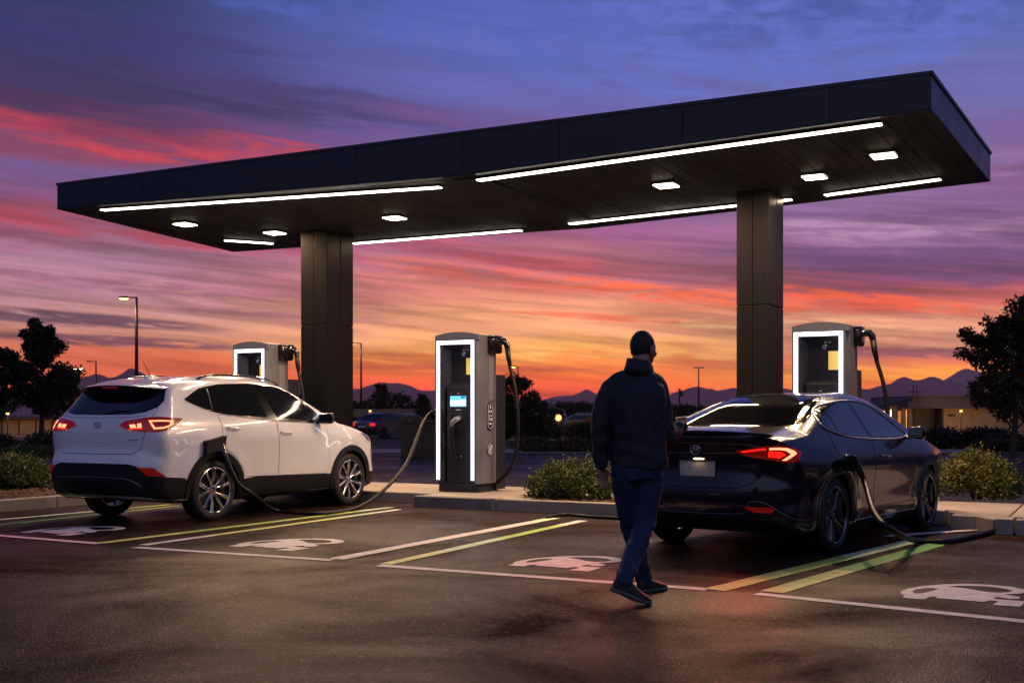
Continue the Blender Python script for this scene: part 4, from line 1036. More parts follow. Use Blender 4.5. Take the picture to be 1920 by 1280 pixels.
h1, _ = B2.hit((-4,-.01,.755), (1,0,0))
pf = MB().box((h1.x-.006,-.012,.752), (.012,.345,.165), bev=.003).build('number_plate', m_plate, sed)
mb = MB()
for s in (-1,1): mb.box((h1.x-.010,-.012,.752+s*.084), (.016,.37,.010), bev=.002); mb.box((h1.x-.010,-.012+s*.180,.752), (.016,.010,.175), bev=.002)
mb.build('plate_frame', m_dalloy, pf)
mb = MB(); mb.box((h1.x-.016,-.012,.862), (.03,.40,.014), bev=.004); o = mb.build('plate_lamp_bar', m_gloss, sed)
MB().box((h1.x-.020,-.03,.853), (.018,.09,.006), bev=.002).build('plate_lamp', emat('plate_lamp_lit', (1,.62,.22), 40), o)
# badge: a ring with a calliper-like upright, as on the boot lid
h1, _ = B2.hit((-4,0,.925), (1,0,0)); bx = h1.x-.012; zc = .928
mb = MB(); mb.tube([(bx, .046*math.cos(a)*(1-.0*math.sin(a)), zc+.040*math.sin(a)) for a in [2*math.pi*i/24 for i in range(25)]], .0045, 6)
mb.tube([(bx,.030,zc-.030),(bx,.008,zc+.030)], .005, 6); mb.tube([(bx,-.030,zc-.030),(bx,-.008,zc+.030)], .005, 6); mb.tube([(bx,0,zc+.01),(bx,0,zc-.02)], .004, 6)
mb.build('badge', m_chrome, boot, smooth=True)
mb = MB()
for i in range(4):
    y = -.455-.030*i; hx, _ = B2.hit((-4,y,.795), (1,0,0)); xx = hx.x-.007
    mb.box((xx,y,.805), (.006,.022,.005)); mb.box((xx,y,.787), (.006,.022,.005)); mb.box((xx,y+(-.009 if i % 2 else .009),.796), (.006,.005,.020)); 
    if i in (0,3): mb.box((xx,y,.796), (.006,.018,.004))
mb.build('badge', m_chrome, boot)
for s in (1,-1): mirror(sed, B2, 1.92, .985, s, m_bpaint, .76)
hl = CV(135, [(2.78,-.88,.80),(3.0,-.86,.81),(3.22,-.78,.78),(3.40,-.60,.74),(3.42,-.58,.68),(3.25,-.76,.69),(3.0,-.86,.71),(2.85,-.88,.74)])
patch(B2, hl, 135, .006, .02, .025, True, 'headlamp', m_lampg, sed)
patch(B2, sym([(0,.62),(.46,.62),(.40,.40),(0,.36)][::-1]), 180, .008, .02, .05, False, 'grille', m_gloss, sed)
# open charge flap above the rear wheel arch
mb = MB(); mb.lathe([(.001,0),(.072,0),(.076,-.012),(.060,-.016),(.001,-.016)], (0,0,0), 28, 'Y'); h1, _ = B2.hit((.16,-3,.80), (0,1,0))
o = mb.xf(Matrix.Translation((.155,h1.y-.002,.79))).build('charge_port', m_gloss, sed, flat_angle=30); fixnormals(o)
mb = MB(); mb.lathe([(.001,0),(.075,0),(.075,.012),(.001,.012)], (0,0,0), 28, 'X'); o = mb.xf(Matrix.Translation((.065,h1.y-.07,.80)) @ Matrix.Rotation(R(-18),4,'Z')).build('charge_flap', m_bpaint, sed, flat_angle=30); fixnormals(o)
for s in (1,-1):
    for x in (0, WB2): wheel(sed, (x, s*.775, .335), s, .335, .258, .225, m_dalloy, 'blade', spin=.5+x*1.3+s)

def tail_glow(car, x, y, z, power):
    """the light the lit tail lamps throw back and down onto the asphalt"""
    l = bpy.data.lights.new('tail_lamp_light', 'SPOT'); l.energy = power; l.color = (1,.04,.015); l.spot_size = R(78); l.spot_blend = 1; l.shadow_soft_size = .06
    o = bpy.data.objects.new('tail_lamp_light', l); COL.objects.link(o); o.parent = car; o.location = (x, y, z)
    o.rotation_euler = Vector((-1, 0, -.42)).to_track_quat('-Z', 'Y').to_euler()
for s in (1,-1): tail_glow(suv, -1.04, .62*s, 1.10, 48); tail_glow(sed, -1.12, .62*s, .90, 42)
# ================================================================ CHARGERS
m_shell = mat('charger_grey_metal', (.16,.165,.20), .36, metal=.35, rnoise=.06, nscale=3, col2=(.19,.195,.235))
m_shell2 = mat('charger_dark_panel', (.022,.023,.030), .42, metal=.3, rnoise=.06, nscale=4)
m_bay = mat('charger_bay_black', (.010,.010,.012), .35, rnoise=.05, nscale=5)
m_led = emat('led_light_band', (.90,.86,1.0), 5.5)
m_label = mat('amber_label', (.55,.38,.10), .5, emit=(1,.62,.16), es=.42)
m_glyph = mat('pale_print', (.55,.55,.58), .5, emit=(.8,.8,.9), es=.12)
m_rubber = mat('cable_rubber', (.006,.006,.0065), .48, rnoise=.06, nscale=8, spec=.3)
def screen_mat():
    m = bpy.data.materials.new('screen_blue'); m.use_nodes = True; n = m.node_tree; N = n.nodes; L = n.links; N.clear()
    tc = N.new('ShaderNodeTexCoord'); sp = N.new('ShaderNodeSeparateXYZ'); L.new(tc.outputs['Generated'], sp.inputs[0])
    r = N.new('ShaderNodeValToRGB'); cr = r.color_ramp; cr.interpolation = 'CONSTANT'
    for p, c in ((.0,(.25,.62,.95)),(.10,(.62,.86,1)),(.62,(.16,.60,.95))): 
        e = cr.elements.new(p); e.color = (*c,1)
    L.new(sp.outputs[2], r.inputs[0]); e = N.new('ShaderNodeEmission'); e.inputs[1].default_value = 1.5
    L.new(r.outputs[0], e.inputs[0]); o = N.new('ShaderNodeOutputMaterial'); L.new(e.outputs[0], o.inputs[0]); return m
m_screen = screen_mat(); m_sc2 = emat('screen_block_dark', (.02,.16,.55), 1.3); m_sc3 = emat('screen_block_white', (.8,.95,1), 1.6)
CW, CD, CH = .66, .60, 2.27
def make_charger(loc, label):
    t = thing('charging_station', label, 'charger', loc, 0, 'charging stations on the island')
    mb = MB()     # shell: plinth, jambs, arched top, side, back
    mb.box((CW/2+.02,.33,.06), (CW-.02,.56,.12), bev=.006, mi=1)
    out = [(0,.0),(CW-.02,.0),(CW+.05,.07),(CW+.05,.50),(0,.50)]
    mb.prism([Vector((x,y,0)) for x,y in [(0,.17),(CW+.05,.17),(CW+.05,.50),(0,.50)]], (0,0,.12), (0,0,2.13))
    mb.prism([Vector((x,y,0)) for x,y in [(0,0),(.022,0),(.022,.168),(0,.168)]], (0,0,.12), (0,0,2.13))
    mb.prism([Vector((x,y,0)) for x,y in [(CW-.025,0),(CW+.006,0),(CW+.05,.06),(CW+.05,.168),(CW-.025,.168)]], (0,0,.12), (0,0,2.13))
    # arched cap
    arcp = [(-.002,2.13)]+[(-.002+(CW+.054)*i/16, 2.175+.075*math.sin(math.pi*(.12+.76*i/16))) for i in range(17)]+[(CW+.052,2.13)]
    mb.prism([Vector((x,0,z)) for x,z in arcp], (0,-.002,0), (0,.53,0))
    o = mb.build('cabinet', [m_shell, m_shell2], t); fixnormals(o); sharp(o, 35)
    # light band: left, top, right
    mb = MB(); w = .046
    mb.box((.024+w/2,.010,(.17+2.128)/2), (w,.024,2.128-.17), bev=.005)
    mb.box((CW-.027-w/2,.010,(.17+2.128)/2), (w,.024,2.128-.17), bev=.005)
    mb.box((CW/2-.001,.010,2.128-w/2-.002), (CW-.054-2*w-.004,.024,w), bev=.005)
    mb.build('light_band', m_led, t)
    x0, x1 = .024+w+.003, CW-.03-w
    mb = MB()     # inner bay: slanted left cheek, upper recess, sloping console, lower panel
    mb.prism([Vector((x0,.005,0)),Vector((x0+.012,.005,0)),Vector((x0+.11,.166,0)),Vector((x0,.166,0))], (0,0,.13), (0,0,2.075), 0)
    mb.box(((x0+x1)/2+.06,.158,1.80), (x1-x0-.12,.014,.52), mi=1)
    mb.prism([Vector((0,.02,2.07)),Vector((0,.165,2.07)),Vector((0,.165,2.0))], (x0+.02,0,0), (x1,0,0), 0)
    mb.prism([Vector((0,.055,1.47)),Vector((0,.165,1.53)),Vector((0,.165,.13)),Vector((0,.055,.13))], (x0+.09,0,0), (x1-.004,0,0), 0)
    o = mb.build('front_panel', [m_shell2, m_bay], t); fixnormals(o)
    MB().box((x1-.085,.148,1.77), (.15,.006,.235), bev=.002).build('label', m_label, t)
    mb = MB()
    for k in range(3): mb.box((x1-.20+.03*k,.149,2.0+.012*(k%2)), (.016,.004,.016), bev=.002)
    mb.tube([(x1-.20+.03*math.cos(a),.148,1.945+.024*math.sin(a)) for a in [R(20+14*i) for i in range(21)]], .003, 5)
    mb.tube([(x1-.21,.148,1.93),(x1-.19,.148,1.95),(x1-.20,.148,1.95),(x1-.18,.148,1.97)], .003, 5)
    mb.build('contactless_symbol', m_glyph, t)
    xs = (x0+x1)/2+.02
    s = MB().box((xs,.050,1.275), (.255,.012,.150), bev=.002).build('screen', m_screen, t)
    MB().box((xs+.085,.0432,1.332), (.07,.002,.028)).build('screen_block', m_sc2, s)
    MB().box((xs+.005,.0432,1.245), (.14,.002,.05)).build('screen_block', m_sc3, s)
    mb = MB(); mb.box((xs,.052,1.385), (.03,.006,.008))
    for k in range(4): mb.box((xs-.03+.02*k,.052,1.155), (.013,.006,.013), bev=.002)
    mb.build('printed_mark', m_glyph, t)
    mb = MB(); mb.box((xs,.045,.965), (.27,.05,.30), bev=.02); o = mb.build('holster', m_bay, t, flat_angle=30)
    mb = MB(); mb.box((xs,.026,1.03), (.19,.03,.12), bev=.012); mb.build('holster_mouth', m_gloss, o, flat_angle=30)
    # connector: a pistol-shaped plug with its short hose
    mb = MB(); mb.tube([(xs+.05,.02,1.045),(xs+.01,-.03,1.02),(xs-.03,-.055,.975),(xs-.05,-.05,.93)], [(.045,.035),(.05,.04),(.040,.032),(.028,.026)], 14)
    c = mb.build('connector', mat('connector_grey', (.25,.25,.27), .3, metal=.4), t, smooth=True)
    mb = MB(); mb.box((xs-.058,-.056,.885), (.018,.022,.055), bev=.004); mb.build('connector_light', emat('magenta_indicator', (.9,.22,.65), 1.1), c)
    P = [tuple(p) for p in spl([(xs-.048,-.045,.92),(xs-.062,-.035,.80),(xs-.058,-.015,.66),(xs-.035,.02,.50),(xs-.01,.05,.46)], 8)]
    MB().tube(P, .034, 12).build('hose', m_rubber, t, smooth=True)
    mb = MB(); mb.box((xs-.03,.05,.475), (.05,.02,.016), bev=.003); mb.box((xs+.05,.05,.50), (.022,.02,.016), bev=.003); mb.build('hose_clip', m_chrome, t)
    # right flank: pale panel, arm head, rear cabinet, round badges
    MB().box((CW+.053,.37,1.66), (.012,.20,.74), bev=.003).build('side_panel', mat('pale_grey_panel', (.20,.20,.215), .45, metal=.3), t)
    mb = MB(); mb.prism([Vector((x,y,0)) for x,y in [(.05,.503),(CW+.05,.503),(CW+.05,.78),(.05,.78)]], (0,0,.02), (0,0,1.66))
    mb.prism([Vector((CW+.0501,.503,1.66)),Vector((CW+.0501,.78,1.66)),Vector((CW+.0501,.78,1.645))], (-.6,0,0), (0,0,0))
    o = mb.build('rear_cabinet', m_shell2, t); fixnormals(o)
    mb = MB(); mb.box((CW+.09,.40,2.07), (.10,.30,.23), bev=.035); mb.tube([(CW+.12,.44,2.12),(CW+.20,.47,2.13),(CW+.245,.47,2.08),(CW+.255,.47,2.0)], [(.05,.05),(.055,.05),(.05,.045),(.034,.034)], 14)
    mb.box((CW+.03,.40,2.185), (.22,.32,.05), bev=.02)
    a = mb.build('cable_arm', m_gloss, t, flat_angle=50)
    P = [tuple(p) for p in spl([(CW+.255,.47,2.02),(CW+.29,.46,1.80),(CW+.39,.44,1.45),(CW+.45,.42,1.0),(CW+.43,.42,.62),(CW+.33,.44,.34),(CW+.14,.50,.17),(CW+.04,.56,.12)], 10)]
    MB().tube(P, .026, 12).build('cable', m_rubber, a, smooth=True)
    MB().tube([(CW+.254,.47,2.03),(CW+.272,.463,1.90),(CW+.30,.457,1.78)], [.040,.036,.028], 12).build('cable_sleeve', m_rubber, a, smooth=True)
    def oval(zc, hh, ww, nm):
        mb = MB(); n = 28; e = max(0, hh-ww)
        ring = [Vector((CW+.052, .315+ww*math.cos(a), zc+ww*math.sin(a)+(e if math.sin(a) >= 0 else -e))) for a in [2*math.pi*i/n for i in range(n)]]
        mb.prism(ring, (0,0,0), (.010,0,0)); o = mb.build(nm, m_bay, t); fixnormals(o)
        g = MB(); rr = [Vector((CW+.063,.315,zc))+(r-Vector((CW+.052,.315,zc)))*.86 for r in ring]; g.tube(rr+[rr[0]], .004, 5)
        if e:
            for k,(dy,dz,w_,h_) in enumerate(((0,.13,.03,.03),(-.03,.075,.02,.045),(.02,.07,.035,.03),(0,.015,.05,.02),(-.02,-.035,.022,.045),(.025,-.04,.03,.035),(0,-.10,.05,.03))):
                g.box((CW+.064,.315+dy,zc+dz), (.003,w_,h_), bev=.001)
        else:
            for k in (-1,0,1): g.tube([(CW+.064,.315+.025*k+.02,zc+.05),(CW+.064,.315+.025*k-.02,zc-.05)], .005, 5)
        g.build('printed_mark', m_glyph, o)
    oval(1.06,.20,.078,'side_badge'); oval(.60,.085,.085,'side_badge')
    return t
def cpos(px, d): v = AT(px, d, z=KZ); return (v.x, v.y, KZ)
def chain(p): return [v for v in p]
ch1 = make_charger(cpos(816, 16.2), 'middle charging station, fully visible with glowing white frame, blue screen and hanging connector')
def copy_tree(o, parent=None):
    c = o.copy(); COL.objects.link(c); c.parent = parent
    for k in o.children: copy_tree(k, c)
    return c
ch2 = copy_tree(ch1); ch2.location = cpos(1485, 14.5); ch2['label'] = 'charging station with glowing white frame standing behind the black sedan'
ch3 = copy_tree(ch1); ch3.location = cpos(437, 18.3); ch3['label'] = 'charging station whose glowing top shows above the white SUV roof'
# ---- loose charging cables
def cable(pts, r, label, group=None, name='charging_cable', plug=None, plugr=.03):
    P = [Vector(p) for p in spl([tuple(p) for p in pts], 10)]
    root = thing(name, label, 'cable', (P[0].x, P[0].y, 0), 0, group); O = Vector(root.location)
    MB().tube([p-O for p in P], r, 12).build('cable', m_rubber, root, smooth=True)
    if plug:
        q = [Vector(p)-O for p in spl([tuple(p) for p in plug[0]], 5)]; n = len(q)
        MB().tube(q, [plug[1][0]+(plug[1][1]-plug[1][0])*i/(n-1) for i in range(n)], 14).build('connector', m_gloss, root, smooth=True)
    return root
def suvp(x, y, z): return SUV_M @ Vector((x,y,z))
def sedp(x, y, z): return SED_M @ Vector((x,y,z))
c1 = Vector(ch1.location)
cable([suvp(.04,-1.0,.80), suvp(.06,-1.03,.66), suvp(.20,-1.10,.42), AT(472,13.45,py=925), G(520,957,.03), G(600,962,.03), G(668,952,.03), AT(720,15.2,py=918), AT(762,15.7,py=868), AT(790,16.2,py=800), AT(806,16.5,py=775), c1+Vector((-.02,.28,1.20))],
      .024, 'black charging cable drooping from the white SUV to the middle charging station', plug=([suvp(.05,-.96,.88), suvp(.045,-1.0,.80), suvp(.07,-1.05,.64), suvp(.15,-1.09,.47)], (.05,.030)))
cable([sedp(.17,-1.0,.79), sedp(.22,-1.06,.62), AT(1640,9.55,py=962), AT(1672,9.35,py=993), G(1722,1014,.03), G(1775,1014,.03), G(1835,1002,.03), G(1862,995,.028), G(1872,992,.027)],
      .026, 'thick pale-edged black cable sagging from the black sedan to the kerb on the right', plug=([sedp(.13,-.90,.80), sedp(.15,-.965,.81), sedp(.175,-1.01,.77), sedp(.20,-1.04,.69)], (.042,.028)))
cable([G(1026,969,.02), G(1060,964,.02), G(1110,968,.02), G(1165,971,.02), G(1230,972,.02), G(1300,975,.02)], .02, 'thin black cable lying on the asphalt along the kerb behind the man', name='ground_cable')
cable([G(1630,985,.02), G(1700,974,.02), G(1790,971,.02), G(1850,975,.02), G(1862,985,.02), G(1845,992,.02)], .017, 'thin dark cable loop lying on the asphalt beside the black sedan front wheel', name='ground_cable')
# ================================================================ PERSON walking away
from mathutils import noise as mnoise
m_skin = mat('skin', (.36,.17,.115), .5, col2=(.30,.13,.09), nscale=18, bump=.1, bscale=220)
m_hair = mat('dark_hair', (.010,.008,.007), .6, bump=.6, bscale=260, stretch=(1,1,.3))
m_jacket = mat('navy_jacket_cloth', (.012,.014,.024), .72, col2=(.016,.018,.030), nscale=7, bump=.5, bscale=240)
m_jeans = mat('blue_jeans', (.018,.042,.098), .85, col2=(.010,.024,.060), nscale=9, bump=.35, bscale=420, detail=6)
m_shoe = mat('dark_shoe', (.012,.012,.015), .6, bump=.3, bscale=150)
m_sole = mat('grey_shoe_sole', (.11,.105,.11), .7)
MX = -.0; man = thing('person', 'man in navy jacket and jeans seen from behind, walking towards the black sedan', 'person', C2W(.846, 7.70), TH)
def ring(c, rx, ry, yaw=0, n=32, e=2.2, tilt=(0,0)):
    a0 = R(yaw); out = []
    for i in range(n):
        a = 2*math.pi*i/n; ca, sa = math.cos(a), math.sin(a)
        x = rx*abs(ca)**(2/e)*(1 if ca > 0 else -1); y = ry*abs(sa)**(2/e)*(1 if sa > 0 else -1)
        z = x*tilt[0]+y*tilt[1]
        out.append(Vector((c[0]+x*math.cos(a0)+y*math.sin(a0), c[1]-x*math.sin(a0)+y*math.cos(a0), c[2]+z)))
    return out
def loft(mb, rings):
    n = len(rings[0]); vs = [v for r in rings for v in r]
    fs = [[i*n+k, i*n+(k+1)%n, (i+1)*n+(k+1)%n, (i+1)*n+k] for i in range(len(rings)-1) for k in range(n)]
    fs += [list(range(n))[::-1], [(len(rings)-1)*n+k for k in range(n)]]; mb.add(vs, fs)
def limb(mb, pts, rad, n=20, k=6):
    q = spl([(*p, r) for p, r in zip(pts, rad)], k); mb.tube([Vector(p[:3]) for p in q], [float(p[3]) for p in q], n)
    for e in (q[0], q[-1]): mb.sphere(tuple(e[:3]), float(e[3]), 16, 10)
def fuse(name, mb, m, parent, vox=.007, smooth=3, fold=None):
    o = mb.build(name, m, None); fixnormals(o)
    md = o.modifiers.new('r', 'REMESH'); md.mode = 'VOXEL'; md.voxel_size = vox; md.adaptivity = 0
    if smooth: s_ = o.modifiers.new('s', 'SMOOTH'); s_.factor = .5; s_.iterations = smooth
    evaluated(o)
    if fold:
        me = o.data; co = [v.co.copy() for v in me.vertices]; no = [v.normal.copy() for v in me.vertices]
        for v, c, n in zip(me.vertices, co, no): v.co = c+n*fold(c, n)
    o.data.materials.clear(); o.data.materials.append(m); o.data.polygons.foreach_set('use_smooth', [True]*len(o.data.polygons))
    o.parent = parent; return o
# --- the body: one surface (head, neck, torso, arms, hands, legs)
HC = Vector((.045,.035,1.688)); HYAW = R(-40); HM = Matrix.Translation(HC) @ Matrix.Rotation(HYAW, 4, 'Z') @ Matrix.Rotation(R(-6), 4, 'X')
hd = MB()
hd.sphere((0,-.012,.012), (.074,.094,.098), 28, 20)
loft(hd, [ring((0,.030,.03), .062,.066, 0, 28), ring((0,.034,-.01), .064,.064,0,28), ring((0,.036,-.05), .058,.060,0,28), ring((0,.040,-.085), .046,.052,0,28), ring((0,.048,-.108), .028,.038,0,28)])
hd.sphere((0,.082,-.100), (.022,.018,.018)); hd.sphere((0,.098,-.040), (.013,.022,.018)); hd.tube([(0,.088,.005),(0,.097,-.02),(0,.108,-.040)], [.009,.010,.012], 10)
hd.sphere((0,.086,.016), (.046,.014,.012)); hd.sphere((0,.088,-.072), (.024,.012,.007)); hd.sphere((0,.086,-.082), (.020,.012,.007))
for s in (1,-1):
    hd.sphere((s*.046,.066,-.035), (.020,.022,.02)); hd.sphere((s*.081,-.004,-.022), (.011,.026,.037)); hd.sphere((s*.080,-.010,-.006), (.010,.018,.014)); hd.sphere((s*.077,.002,-.048), (.007,.010,.012))
hd.xf(HM)
body = MB(); body.add(hd.v, hd.f)
limb(body, [tuple(HM @ Vector((0,-.02,-.05))), (.022,.0,1.56), (.0,-.01,1.47)], [.060,.060,.068])
loft(body, [ring((.0,0,.84),.15,.10,18), ring((.0,0,1.0),.16,.10,18), ring((-.01,0,1.2),.175,.10,20), ring((-.015,0,1.36),.185,.095,20), ring((-.015,0,1.45),.13,.07,20)])
ARM_L = [(-.195,.0,1.405), (-.235,-.01,1.27), (-.255,-.02,1.13), (-.252,.01,1.0), (-.238,.035,.885)]
ARM_R = [(.155,.02,1.40), (.172,.0,1.27), (.190,-.02,1.125), (.262,.10,1.105), (.322,.19,1.150)]
limb(body, ARM_L, [.05,.046,.042,.036,.028]); limb(body, ARM_R, [.05,.046,.042,.036,.028])
LEG_R = [(.080,.0,.88), (.072,.02,.70), (.040,.015,.49), (-.045,-.17,.31), (-.125,-.345,.165)]
LEG_L = [(-.078,.0,.88), (-.070,.06,.70), (-.035,.135,.49), (.020,.175,.28), (.066,.205,.105)]
limb(body, LEG_R, [.075,.065,.052,.048,.036]); limb(body, LEG_L, [.075,.065,.052,.048,.036])
limb(body, [(-.125,-.345,.165),(-.15,-.345,.115),(-.06,-.34,.06),(.0,-.335,.035)], [.034,.032,.028,.018]); limb(body, [(.066,.205,.105),(.058,.20,.06),(.12,.27,.04),(.18,.33,.03)], [.034,.030,.026,.018])
def hand(M, curl, spread, thumb):
    h = MB(); h.box((0,0,-.045), (.078,.026,.085), bev=.011); h.tube([(0,0,.02),(0,0,-.02)], [.026,.030], 14)
    for i, (x, L1) in enumerate(((-.029,.078),(-.010,.088),(.010,.083),(.028,.066))):
        a = R(curl[i]); p = Vector((x,0,-.082)); d = Vector((x*spread,0,-1)).normalized(); P = [p+Vector((0,0,.02)), p]; ang = a*.5
        for seg, f in enumerate((.44,.31,.25)):
            dd = Vector((d.x, -math.sin(ang), d.z*math.cos(ang))); p = p+dd*L1*f; P.append(p.copy()); ang += a*.85
        h.tube(P, [.0095,.0095,.0088,.0080,.0068], 10); h.sphere(tuple(P[-1]), .0068, 8, 6)
    P = [Vector(q) for q in thumb]; h.tube(P, [.012,.0115,.010,.008], 10); h.sphere(tuple(P[-1]), .008, 8, 6)
    return h.xf(M)
# left hand hangs, back of the hand outwards, fingers loosely curled; right hand raised in front
ML = Matrix.Translation((-.235,.045,.872)) @ Matrix.Rotation(R(28),4,'Z') @ Matrix.Rotation(R(-8),4,'X') @ Matrix.Rotation(R(-4),4,'Y')
h = hand(ML, (38,44,50,56), 1.5, [(.030,-.004,-.018),(.048,-.016,-.042),(.052,-.026,-.070),(.047,-.034,-.090)]); body.add(h.v, h.f)
MR = Matrix.Translation((.334,.212,1.160)) @ Matrix.Rotation(R(-25),4,'Z') @ Matrix.Rotation(R(128),4,'X') @ Matrix.Rotation(R(18),4,'Y')
h = hand(MR, (40,52,58,62), 3.0, [(-.030,-.004,-.018),(-.050,-.022,-.038),(-.050,-.045,-.058),(-.040,-.060,-.068)]); body.add(h.v, h.f)
bo = fuse('body', body, m_skin, man, .0052, 2)
# eyes
for s in (1,-1):
    mb = MB(); mb.sphere(tuple(HM @ Vector((s*.030,.082,-.004))), .0115, 12, 8); e = mb.build('eye', mat('eye_white', (.6,.58,.55), .2), man, smooth=True)
    mb = MB(); mb.sphere(tuple(HM @ Vector((s*.030,.0895,-.004))), .0055, 10, 6); mb.build('iris', mat('brown_iris', (.03,.015,.008), .1), e, smooth=True)
# hair: a short cap clear of the face
bm = bmesh.new(); bmesh.ops.create_icosphere(bm, subdivisions=5, radius=1)
for v in bm.verts:
    c = v.co; k = 1+.022*mnoise.noise(c*8)+.016*mnoise.noise(c*22); v.co = Vector((c.x*.0785*k*(1-.05*max(0,-c.z)), -.014+c.y*.0985*k*(1-.05*max(0,-c.z)), .010+c.z*.1045*k))
dl = []
for v in bm.verts:
    y, z, x = v.co.y, v.co.z, abs(v.co.x); face = (y > .035+.012*mnoise.noise(v.co*60) and z < .050-.25*x) or (y > -.01 and z < -.012) or (z < -.088+.006*mnoise.noise(v.co*80)) or (y > -.040 and z < -.045)
    if face: dl.append(v)
bmesh.ops.delete(bm, geom=dl, context='VERTS'); bm.transform(HM); me = bpy.data.meshes.new('hair'); bm.to_mesh(me); bm.free()
me.materials.append(m_hair); me.polygons.foreach_set('use_smooth', [True]*len(me.polygons)); hr = link(bpy.data.objects.new('hair', me), man)
md = hr.modifiers.new('t', 'SOLIDIFY'); md.thickness = .006; md.offset = -1; evaluated(hr)
# --- jacket
def fold_j(c, n):
    z = c.z; w = 0
    w += .0045*math.sin(z*46+c.x*9+3*mnoise.noise(c*5))*max(0, 1-abs(z-.99)/.16)         # gathers above the hem
    w += .004*math.sin(c.x*60+c.z*16+5*mnoise.noise(c*4))*max(0, 1-abs(z-1.2)/.22)*(1 if abs(c.x) < .2 else 0)
    w += .012*mnoise.noise(Vector((c.x*9, c.y*9, z*3.2)))                                   # long soft drapes
    w += .006*mnoise.noise(Vector((c.x*20, c.y*22, z*12)))
    if c.x < -.19: w += .005*math.sin(z*62+6*mnoise.noise(c*7))*max(0, 1-abs(z-1.12)/.14)
    if c.x > .13: w += .006*math.sin((z-c.x*1.2-c.y)*58+5*mnoise.noise(c*7))*max(0, 1-abs(z-1.15)/.12)
    return w
jk = MB()
loft(jk, [ring((.012,0,.868),.176,.118,18,40,2.4), ring((.012,0,.885),.192,.130,18,40,2.4), ring((.010,0,.93),.196,.134,18,40), ring((.004,-.004,1.03),.190,.130,19,40), ring((-.004,-.008,1.14),.196,.130,20,40), ring((-.012,-.012,1.26),.212,.132,20,40),
   ring((-.018,-.014,1.35),.218,.124,20,40), ring((-.018,-.012,1.42),.200,.108,20,40), ring((-.010,-.010,1.468),.150,.090,20,40), ring((.0,-.006,1.505),.112,.082,20,40), ring((.004,-.002,1.528),.086,.074,20,40), ring((.008,0,1.536),.070,.066,20,40)])
limb(jk, [(-.175,.0,1.405)]+ARM_L[1:4]+[(-.243,.028,.905)], [.072,.066,.060,.056,.047]); limb(jk, [(.140,.01,1.40)]+ARM_R[1:], [.072,.066,.062,.056,.044])
limb(jk, [(-.182,0,1.415),(-.10,-.008,1.468),(.075,-.004,1.468),(.150,.01,1.412)], [.062,.066,.066,.062])
jo = fuse('jacket', jk, m_jacket, man, .0075, 4, fold_j)
# collar: a standing band round the neck, open at the front
co = MB(); vs = []; n = 36
for i in range(n+1):
    a = R(118+304*i/n-20)        # gap faces forward-right
    for (r, z, o_) in ((.108,1.496,.0),(.090,1.548,.0),(.0800,1.602,.003),(.073,1.603,.001),(.066,1.545,-.002)):
        zz0 = 1.49+(z-1.49)*(1-.34*max(0, math.cos(a-R(25)))**1.2); vs.append((.010+(r+.004)*math.cos(a)*(1+.10*max(0,math.cos(a)))+o_, -.004+(r-.002)*math.sin(a), zz0-.012*math.cos(a)))
co.add(vs, [(5*i+k, 5*i+(k+1)%5, 5*(i+1)+(k+1)%5, 5*(i+1)+k) for i in range(n) for k in range(5)]+[(0,1,2,3,4),(5*n+4,5*n+3,5*n+2,5*n+1,5*n)])
o = co.build('collar', m_jacket, jo, smooth=True); fixnormals(o)
for A, nm in ((ARM_L, 'cuff'), (ARM_R, 'cuff')):
    pass
# hem band and back yoke seam
mb = MB(); rr = ring((.012,0,.892),.193,.131,18,48,2.4); mb.tube(rr+[rr[0]], .0035, 6); mb.build('hem_seam', m_jacket, jo, smooth=True)
# --- jeans
def fold_t(c, n):
    w = .0085*mnoise.noise(Vector((c.x*15, c.y*15, c.z*8)))+.0025*mnoise.noise(c*34)
    w += .006*math.sin(c.z*70+c.x*30+6*mnoise.noise(c*6))*(max(0, 1-abs(c.z-.47)/.10)+1.1*max(0, 1-abs(c.z-.17)/.11))
    w += .004*math.sin((c.z+c.x)*60+4*mnoise.noise(c*5))*max(0, 1-abs(c.z-.80)/.07)
    return w
je = MB()
loft(je, [ring((.006,0,.80),.148,.112,18), ring((.006,0,.86),.170,.124,18), ring((.006,0,.93),.170,.120,18), ring((.006,0,.99),.162,.112,18)])
limb(je, [(.082,.0,.87),(.078,.02,.72),(.048,.015,.50),(-.040,-.165,.315),(-.125,-.338,.165)], [.098,.092,.073,.066,.058])
limb(je, [(-.078,.0,.87),(-.070,.055,.72),(-.035,.130,.50),(.018,.170,.29),(.066,.207,.098)], [.098,.090,.072,.064,.058])
fuse('jeans', je, m_jeans, man, .0075, 4, fold_t)
